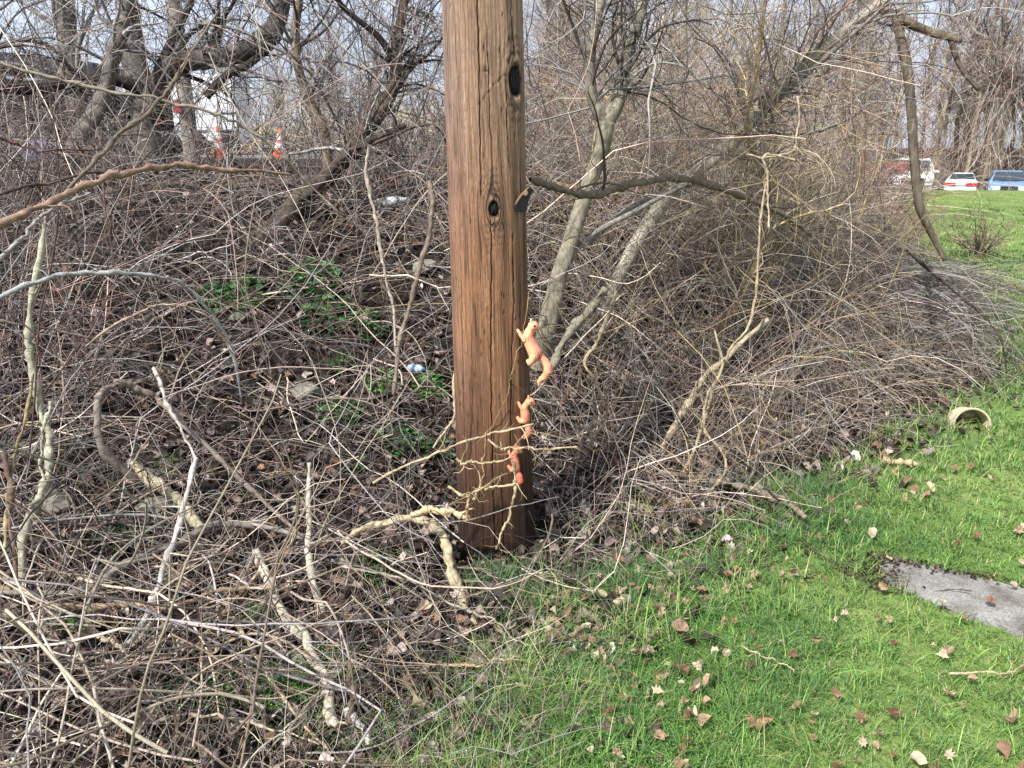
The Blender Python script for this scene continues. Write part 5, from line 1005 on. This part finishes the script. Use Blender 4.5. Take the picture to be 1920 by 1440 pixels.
# ------------------------------------------------------------------ parked vehicles
def car(name, label, px, Y, zoff, rz, Lh, Wd, prof, roofline, paint, front=True, extra=None, hgt=None):
    """prof: side outline (y from nose=-L/2 to tail, z). The end at local -y faces the camera."""
    b = W(px, 340, Y); b[2] = Hf(b[0], b[1]) + zoff; root = thing(name, tuple(b), label, 'car' if 'pickup' not in name else 'pickup truck', 'vehicles parked beyond the lawn', rz)
    def ring(y, zb, zbelt, ztop, wb, wt): return [(-wb*.96, zb), (-wb, zb + .18), (-wb, zbelt - .08), (-wb * .97, zbelt), (-wt, ztop - .06), (-wt * .9, ztop), (wt * .9, ztop), (wt, ztop - .06), (wb * .97, zbelt), (wb, zbelt - .08), (wb, zb + .18), (wb * .96, zb)]
    bm = bmesh.new(); prev = None; h = Wd / 2
    for (y, zb, zbelt, ztop, kb, kt) in prof:
        cur = [bm.verts.new((x, y, z)) for x, z in ring(y, zb, zbelt, ztop, h * kb, h * kt)]
        if prev:
            for i in range(12): bm.faces.new((prev[i], prev[(i+1) % 12], cur[(i+1) % 12], cur[i]))
        else: bm.faces.new(cur)
        prev = cur
    bm.faces.new(prev[::-1]); bm_obj('body', bm, paint, root)
    return root
def quad(name, pts, mat, root, t=.012):
    if name in ('tail_light', 'headlight', 'grille', 'grille_opening'): pts = [(x * 1.02, y * 1.022, z) for x, y, z in pts]
    bm = bmesh.new(); P = [Vector(p) for p in pts]; nrm = (P[1] - P[0]).cross(P[2] - P[0]).normalized() * t
    a = [bm.verts.new(p + nrm) for p in P]; b_ = [bm.verts.new(p - nrm) for p in P]; bm.faces.new(a); bm.faces.new(b_[::-1]); n = len(P)
    for i in range(n): bm.faces.new((a[i], b_[i], b_[(i+1) % n], a[(i+1) % n]))
    return bm_obj(name, bm, mat, root)
def wheels(root, ys, h, r=.33):
    for y in ys:
        for s in (-1, 1):
            M = Matrix.Translation((s * (h - .09), y, r)) @ Matrix.Rotation(math.pi/2, 4, 'Y')
            bm = bmesh.new(); lathe(bm, [(.2, -.1), (r - .02, -.11), (r, -.08), (r, .08), (r - .02, .11), (.2, .1)], 20, M); wo = bm_obj('wheel', bm, M_black, root, None, True)
            bm = bmesh.new(); lathe(bm, [(.001, -.075), (.19, -.09), (.21, -.1), (.21, .1), (.19, .09), (.001, .075)], 16, M); bm_obj('rim', bm, M_chrome, wo, None, True)
def mirrors(root, y, z, h, mat):
    for s in (-1, 1):
        bm = bmesh.new(); box(bm, (s * (h + .11), y, z), (.2, .1, .14), .03); bm_obj('mirror', bm, mat, root)
# light blue minivan, nose to the camera (local -y is the nose)
r_ = car('minivan', 'light blue minivan facing the lawn, furthest right of the parked cars', 1889, 46, .07, -.50, 4.8, 1.95,
    [(-2.38, .30, .62, .66, .80, .70), (-2.30, .25, .78, .82, .93, .84), (-1.55, .25, .98, 1.02, 1.0, .88), (-1.05, .25, 1.02, 1.08, 1.0, .86), (-.15, .25, 1.02, 1.55, 1.0, .74), (.6, .25, 1.02, 1.62, 1.0, .76), (1.9, .25, 1.02, 1.61, 1.0, .75), (2.3, .28, 1.0, 1.38, .97, .74), (2.4, .35, .9, 1.0, .92, .80)], None, M_bluep)
h = .975
quad('windscreen', [(-.80, -1.04, 1.10), (.80, -1.04, 1.10), (.68, -.20, 1.53), (-.68, -.20, 1.53)], M_glass, r_, .03)
for s in (-1, 1):
    quad('side_window', [(s*.955, -.55, 1.10), (s*.955, .5, 1.10), (s*.76, .5, 1.50), (s*.76, -.05, 1.48)], M_glass, r_, .02); quad('side_window', [(s*.955, .6, 1.10), (s*.955, 2.0, 1.10), (s*.76, 1.9, 1.50), (s*.76, .6, 1.50)], M_glass, r_, .02)
    quad('headlight', [(s*.52, -2.37, .62), (s*.86, -2.22, .64), (s*.86, -2.18, .82), (s*.50, -2.30, .79)], M_lamp, r_, .03)
    for z in (.56, .72): quad('grille_opening', [(s*.04, -2.375, z), (s*.42, -2.375, z), (s*.40, -2.35, z + .10), (s*.04, -2.35, z + .10)], M_under, r_, .03)
bm = bmesh.new(); box(bm, (0, -2.385, .695), (.9, .05, .035), .008); box(bm, (0, -2.388, .68), (.05, .05, .30), .008); box(bm, (0, -2.36, .845), (.92, .05, .03), .008); bm_obj('grille_bar', bm, M_chrome, r_)
bm = bmesh.new(); box(bm, (0, -2.40, .38), (1.75, .14, .20), .04); bm_obj('bumper', bm, M_bluep, r_)
bm = bmesh.new(); box(bm, (0, -1.07, 1.13), (1.0, .03, .02)); bm_obj('wiper', bm, M_under, r_)
wheels(r_, (-1.5, 1.5), h); mirrors(r_, -.7, 1.12, h, M_under)
# white sedan, tail to the camera (local -y is the tail)
r_ = car('sedan', 'white sedan seen from behind with wide red tail lights, second from the right', 1803, 51, .0, -.52, 4.6, 1.80,
    [(-2.30, .38, .80, .86, .88, .78), (-2.22, .28, .96, 1.0, .97, .82), (-1.75, .24, .98, 1.03, 1.0, .82), (-1.45, .24, .98, 1.05, 1.0, .82), (-.75, .24, .97, 1.40, 1.0, .68), (.25, .24, .96, 1.43, 1.0, .68), (1.1, .24, .92, .99, 1.0, .82), (2.0, .26, .80, .84, .96, .8), (2.3, .32, .6, .64, .85, .75)], None, M_whitep)
quad('rear_window', [(-.70, -1.42, 1.07), (.70, -1.42, 1.07), (.58, -.80, 1.37), (-.58, -.80, 1.37)], M_glass, r_, .03)
for s in (-1, 1):
    quad('side_window', [(s*.87, -1.1, 1.02), (s*.87, .9, 1.0), (s*.63, .3, 1.36), (s*.63, -.7, 1.34)], M_glass, r_, .02)
    quad('tail_light', [(s*.26, -2.33, .72), (s*.88, -2.27, .72), (s*.88, -2.25, .90), (s*.26, -2.31, .88)], M_tail, r_, .03)
bm = bmesh.new(); box(bm, (0, -2.37, .80), (.52, .02, .12), .004); bm_obj('number_plate', bm, M_plate, r_)
bm = bmesh.new(); box(bm, (0, -2.34, .46), (1.70, .16, .24), .05); bm_obj('bumper', bm, M_whitep, r_)
wheels(r_, (-1.4, 1.4), .9, .31)
# white suv, nose to the camera
r_ = car('white_suv', 'tall white sport utility vehicle behind the hanging broken limb', 1710, 42, .0, -.46, 4.8, 1.95,
    [(-2.4, .40, .80, .86, .88, .80), (-2.3, .32, .98, 1.04, .97, .88), (-1.3, .32, 1.06, 1.12, 1.0, .88), (-1.0, .32, 1.08, 1.16, 1.0, .88), (-.4, .32, 1.08, 1.78, 1.0, .76), (.6, .32, 1.08, 1.84, 1.0, .78), (2.2, .32, 1.08, 1.82, 1.0, .76), (2.4, .36, 1.0, 1.2, .96, .82)], None, M_whitep)
quad('windscreen', [(-.78, -.98, 1.20), (.78, -.98, 1.20), (.68, -.45, 1.72), (-.68, -.45, 1.72)], M_glass, r_, .03)
for s in (-1, 1):
    quad('side_window', [(s*.96, -.5, 1.14), (s*.96, 2.1, 1.14), (s*.79, 2.1, 1.68), (s*.79, -.2, 1.68)], M_glass, r_, .02); quad('headlight', [(s*.56, -2.41, .74), (s*.88, -2.34, .76), (s*.88, -2.30, .95), (s*.56, -2.36, .93)], M_lamp, r_, .03)
quad('grille', [(-.5, -2.43, .66), (.5, -2.43, .66), (.5, -2.38, .92), (-.5, -2.38, .92)], M_under, r_, .03)
bm = bmesh.new(); box(bm, (0, -2.42, .48), (1.85, .16, .24), .04); bm_obj('bumper', bm, M_steel, r_); wheels(r_, (-1.5, 1.5), .975, .37); mirrors(r_, -.75, 1.2, .975, M_whitep)
# red pickup, three-quarter view
r_ = car('pickup_truck', 'dark red pickup truck half hidden by brush, furthest left of the parked vehicles', 1603, 40, .05, -.96, 5.6, 1.95,
    [(-2.8, .45, .92, .98, .90, .82), (-2.7, .40, 1.06, 1.12, .97, .9), (-1.5, .40, 1.12, 1.2, 1.0, .9), (-1.2, .40, 1.13, 1.22, 1.0, .9), (-.6, .40, 1.13, 1.82, 1.0, .78), (.5, .40, 1.13, 1.84, 1.0, .78), (.75, .40, 1.13, 1.75, 1.0, .78), (.8, .40, 1.13, 1.19, 1.0, .95), (2.75, .42, 1.13, 1.19, 1.0, .95), (2.8, .5, 1.1, 1.14, .98, .93)], None, M_redp)
quad('windscreen', [(-.78, -1.16, 1.26), (.78, -1.16, 1.26), (.70, -.64, 1.76), (-.70, -.64, 1.76)], M_glass, r_, .03)
quad('rear_window', [(-.62, .78, 1.28), (.62, .78, 1.28), (.60, .74, 1.68), (-.60, .74, 1.68)], M_glass, r_, .02)
for s in (-1, 1):
    quad('side_window', [(s*.965, -.8, 1.20), (s*.965, .55, 1.20), (s*.80, .5, 1.72), (s*.80, -.45, 1.72)], M_glass, r_, .02); quad('headlight', [(s*.6, -2.81, .82), (s*.9, -2.72, .84), (s*.9, -2.70, 1.02), (s*.6, -2.78, 1.0)], M_lamp, r_, .03); quad('tail_light', [(s*.82, 2.81, .8), (s*.96, 2.78, .8), (s*.96, 2.78, 1.08), (s*.82, 2.81, 1.08)], M_tail, r_, .02)
bm = bmesh.new(); box(bm, (0, -2.82, .58), (1.85, .16, .22), .04); bm_obj('bumper', bm, M_chrome, r_)
wheels(r_, (-1.8, 1.75), .975, .40)

# ------------------------------------------------------------------ red-roofed house far behind the thicket
b = W(1235, 250, 44); b[2] = Hf(b[0], b[1]); root = thing('far_house', tuple(b), 'low pale house with a faded red roof glimpsed behind the twigs right of the pole', 'house', None, .15)
bm = bmesh.new(); box(bm, (0, 0, 1.1), (7.5, 6, 2.2)); bm_obj('wall', bm, mat_plain('pale_siding', (176, 170, 162), .8, 0, .3, .08, 3), root)
bm = bmesh.new(); vs = [bm.verts.new(p) for p in ((-4.1, -3.4, 2.2), (4.1, -3.4, 2.2), (4.1, 3.4, 2.2), (-4.1, 3.4, 2.2), (-4.1, 0, 4.0), (4.1, 0, 4.0))]
for q_ in ((0, 1, 5, 4), (2, 3, 4, 5), (0, 4, 3), (1, 2, 5), (0, 3, 2, 1)): bm.faces.new([vs[i] for i in q_])
bm_obj('roof', bm, mat_plain('faded_red_roof', (176, 104, 98), .8, 0, .3, .12, 5), root)
for x in (-2.4, 0, 2.4):
    bm = bmesh.new(); box(bm, (x, -3.01, 1.3), (1.0, .08, 1.0)); fo = bm_obj('window', bm, M_whitep, root); bm = bmesh.new(); box(bm, (x, -3.06, 1.3), (.8, .04, .8)); bm_obj('pane', bm, M_glass, fo)

# ------------------------------------------------------------------ woods behind
def far_tree_meshes(seed, H_, pale):
    global rng
    keep = rng; rng = np.random.default_rng(seed)
    c0 = GREY + TAN if pale else GREY + PINK
    K = 18; z = np.linspace(0, H_, K); P = np.column_stack([np.cumsum(rng.normal(0, .09, K)), np.cumsum(rng.normal(0, .09, K)), z]); P[0, :2] = 0; R = .17 * (1 - .8 * np.linspace(0, 1, K)) * rng.uniform(.8, 1.3)
    tr = trunk_tube(P, R, 8, S2L(random.choice([(128, 116, 100), (112, 102, 92), (146, 134, 112)])), .06)
    nb = 34; p, d, r = children(P[None], R[None], nb, .75, .22, 1., .55); L_ = rng.uniform(1.5, 4.5, nb)
    B = grow(p, d, L_, 9, .16, -.10, .08, None); RB = taper(np.clip(r * .5, .025, .09), 9, .25)
    n2 = 260; p, d, r = children(B, RB, n2, .8, .1, 1., .3); T1 = grow(p, d, rng.uniform(.6, 2.2, n2), 6, .2, -.03, .1, None); R1 = taper(np.clip(r * .5, .012, .03), 6, .35)
    n3 = 900; p, d, r = children(T1, R1, n3, .9, .05, 1., .15); T2 = grow(p, d, rng.uniform(.3, 1.1, n3), 4, .25, .02, .12, None); R2 = taper(np.clip(r * .6, .006, .011), 4, .5)
    # vines hanging down the trunk
    nv = 46; a = rng.uniform(0, 6.28, nv); zz = rng.uniform(2, H_ * .6, nv); p = np.column_stack([np.cos(a) * .5, np.sin(a) * .5, zz]); Vn = grow(p, np.column_stack([rng.normal(0, .3, nv), rng.normal(0, .3, nv), -np.ones(nv)]), zz * .8, 9, .12, .05, .08, None); RV = np.full((nv, 9), .012)
    tw = [tube_arrays(B, RB, 4, pal(c0, nb)), tube_arrays(T1, R1, 3, pal(c0, n2)), tube_arrays(T2, R2, 3, pal(c0 + PINK, n3)), tube_arrays(Vn, RV, 3, pal(TAN, nv))]
    rng = keep
    v, f, c = merge(tw); return mesh_np('trunk', tr[0], [tr[1]], tr[2], M_bark), mesh_np('crown', v, f, c, M_twig)
FT = [far_tree_meshes(s, h_, p_) for s, h_, p_ in ((1, 15, 0), (2, 18, 1), (3, 16, 0), (4, 20, 1), (5, 13, 0), (6, 17, 1))]
def far_tree(x, y, k, sc, rz, label, group):
    root = thing('woodland_tree', (x, y, Hf(x, y) - .1), label, 'tree', group, rz); root.scale = (sc,) * 3
    link('trunk', FT[k][0], root); link('crown', FT[k][1], root); return root
r2 = random.Random(9)
for i in range(46):
    px = r2.uniform(990, 2050); Y = r2.uniform(56, 78); 
    if i < 22: px = 1700 + i * 17 + r2.uniform(-6, 6); Y = r2.uniform(57, 64)
    x = (px - 960) / FPX * Y; zone = next(t for lim_, t in ((1100, 'just right of the pole'), (1250, 'over the red-roofed house'), (1400, 'left of the leaning tree'), (1560, 'behind the top of the leaning tree'), (1670, 'behind the red pickup truck'), (1770, 'behind the tall white vehicle'), (1850, 'behind the white sedan'), (1921, 'behind the light blue minivan'), (9999, 'beyond the minivan at the far right')) if px < lim_); zone += ', front rank' if Y < 61 else (', middle rank' if Y < 69 else ', back rank')
    far_tree(x, Y, r2.randrange(6), r2.uniform(.8, 1.2), r2.uniform(0, 6.28), 'tall bare woodland tree in the row %s' % zone, 'bare trees of the wood behind')
for i in range(12):
    px = r2.uniform(420, 980); Y = r2.uniform(34, 60); x = (px - 960) / FPX * Y
    far_tree(x, Y, r2.randrange(6), r2.uniform(.35, .6), r2.uniform(0, 6.28), 'small bare tree on the far slope %s, %s' % ('right of the trailer' if px < 600 else ('behind the dark leaning tree' if px < 780 else 'beside the left edge of the pole'), 'nearer' if Y < 47 else 'farther away'), 'small bare trees beyond the upper lot')
for i in range(16):
    px = r2.uniform(1000, 1620); Y = r2.uniform(18, 34); x = (px - 960) / FPX * Y
    far_tree(x, Y, r2.randrange(6), r2.uniform(.28, .48), r2.uniform(0, 6.28), 'young bare tree in the %s distance behind the %s of the right thicket' % ('nearer middle' if Y < 26 else 'farther middle', 'left part' if px < 1200 else ('middle' if px < 1420 else 'right part')), 'young bare trees behind the right thicket')
# far brush bank (one mass)
def far_brush(name, label, n, xr, yr, hr, rr, palette, kids, kl, dirs=(.5, 3)):
    q = np.stack([rng.uniform(*xr, n), rng.uniform(*yr, n)], -1); q = q[(q[:, 0] / q[:, 1] < .50) | (q[:, 1] > 44)]; rt = q[:, 0] / q[:, 1]; q = q[~((rt > -.47) & (rt < -.30) & (q[:, 1] < 26))]; n = len(q); z = H(q[:, 0], q[:, 1]); P = grow(np.column_stack([q, z]), rdir(n, *dirs), rng.uniform(*hr, n), 7, .2, .15, .1, None); R = taper(rng.uniform(*rr, n), 7, .4)
    p, d, r = children(P, R, kids, 1., .15, 1., .1); kp = grow(p, d, rng.uniform(.3, 1, kids) * kl, 4, .3, .05, .15, None)
    stuff(name, label, [tube_arrays(P, R, 3, pal(palette, n, .15)), tube_arrays(kp, taper(np.clip(r * .7, rr[0] * .6, 1), 4, .5), 3, pal(palette, kids, .15))], M_twig)
far_brush('wood_edge_brush', 'tan and brown vine brush along the foot of the wood behind the parked cars', 900, (14, 56), (56, 66), (1.2, 4.2), (.010, .022), TAN + PINK + TAN + DARK, 3000, 1.8, (.2, 2))
far_brush('middle_brush', 'reddish brown brush in the middle distance right of the pole', 1900, (.5, 10.5), (10.5, 28), (1.2, 3.6), (.0045, .011), PINK + RED + PINK + TAN + RED, 9500, .9)
far_brush('far_slope_brush', 'tan brush on the far slope left of the pole', 1300, (-13, 1), (27, 40), (1.2, 4.2), (.012, .028), TAN + GREY + YEL, 3000, 1.3)
far_brush('shelter_side_brush', 'grey bare brush beyond the left trunks', 700, (-14, -4), (9, 15), (.8, 2.4), (.004, .010), GREY + DARK, 2600, .8)
# bare shrub on the lawn
b = G(1832, 478, 0); root = thing('small_bare_shrub', tuple(b), 'small dark bare shrub standing alone on the lawn at the right', 'shrub')
n = 46; P = grow(np.repeat(b[None], n, 0) + rng.normal(0, .05, (n, 3)) * np.array([1, 1, 0]), rdir(n, .5, 2.2), rng.uniform(.4, .85, n), 8, .2, -.05, .1); R = taper(rng.uniform(.005, .010, n), 8, .3); tw = twig_set(P, R, 150, .35, 500, .2, PINK + DARK, rb=.6, thin=.003)
v, f, c = tube_arrays(P, R, 4, pal(PINK + DARK, n)); link('stems', mesh_np('stems', shift(v, b), [f], c, M_twig), root)
v, f, c = merge(tw); link('crown', mesh_np('crown', shift(v, b), f, c, M_twig), root)
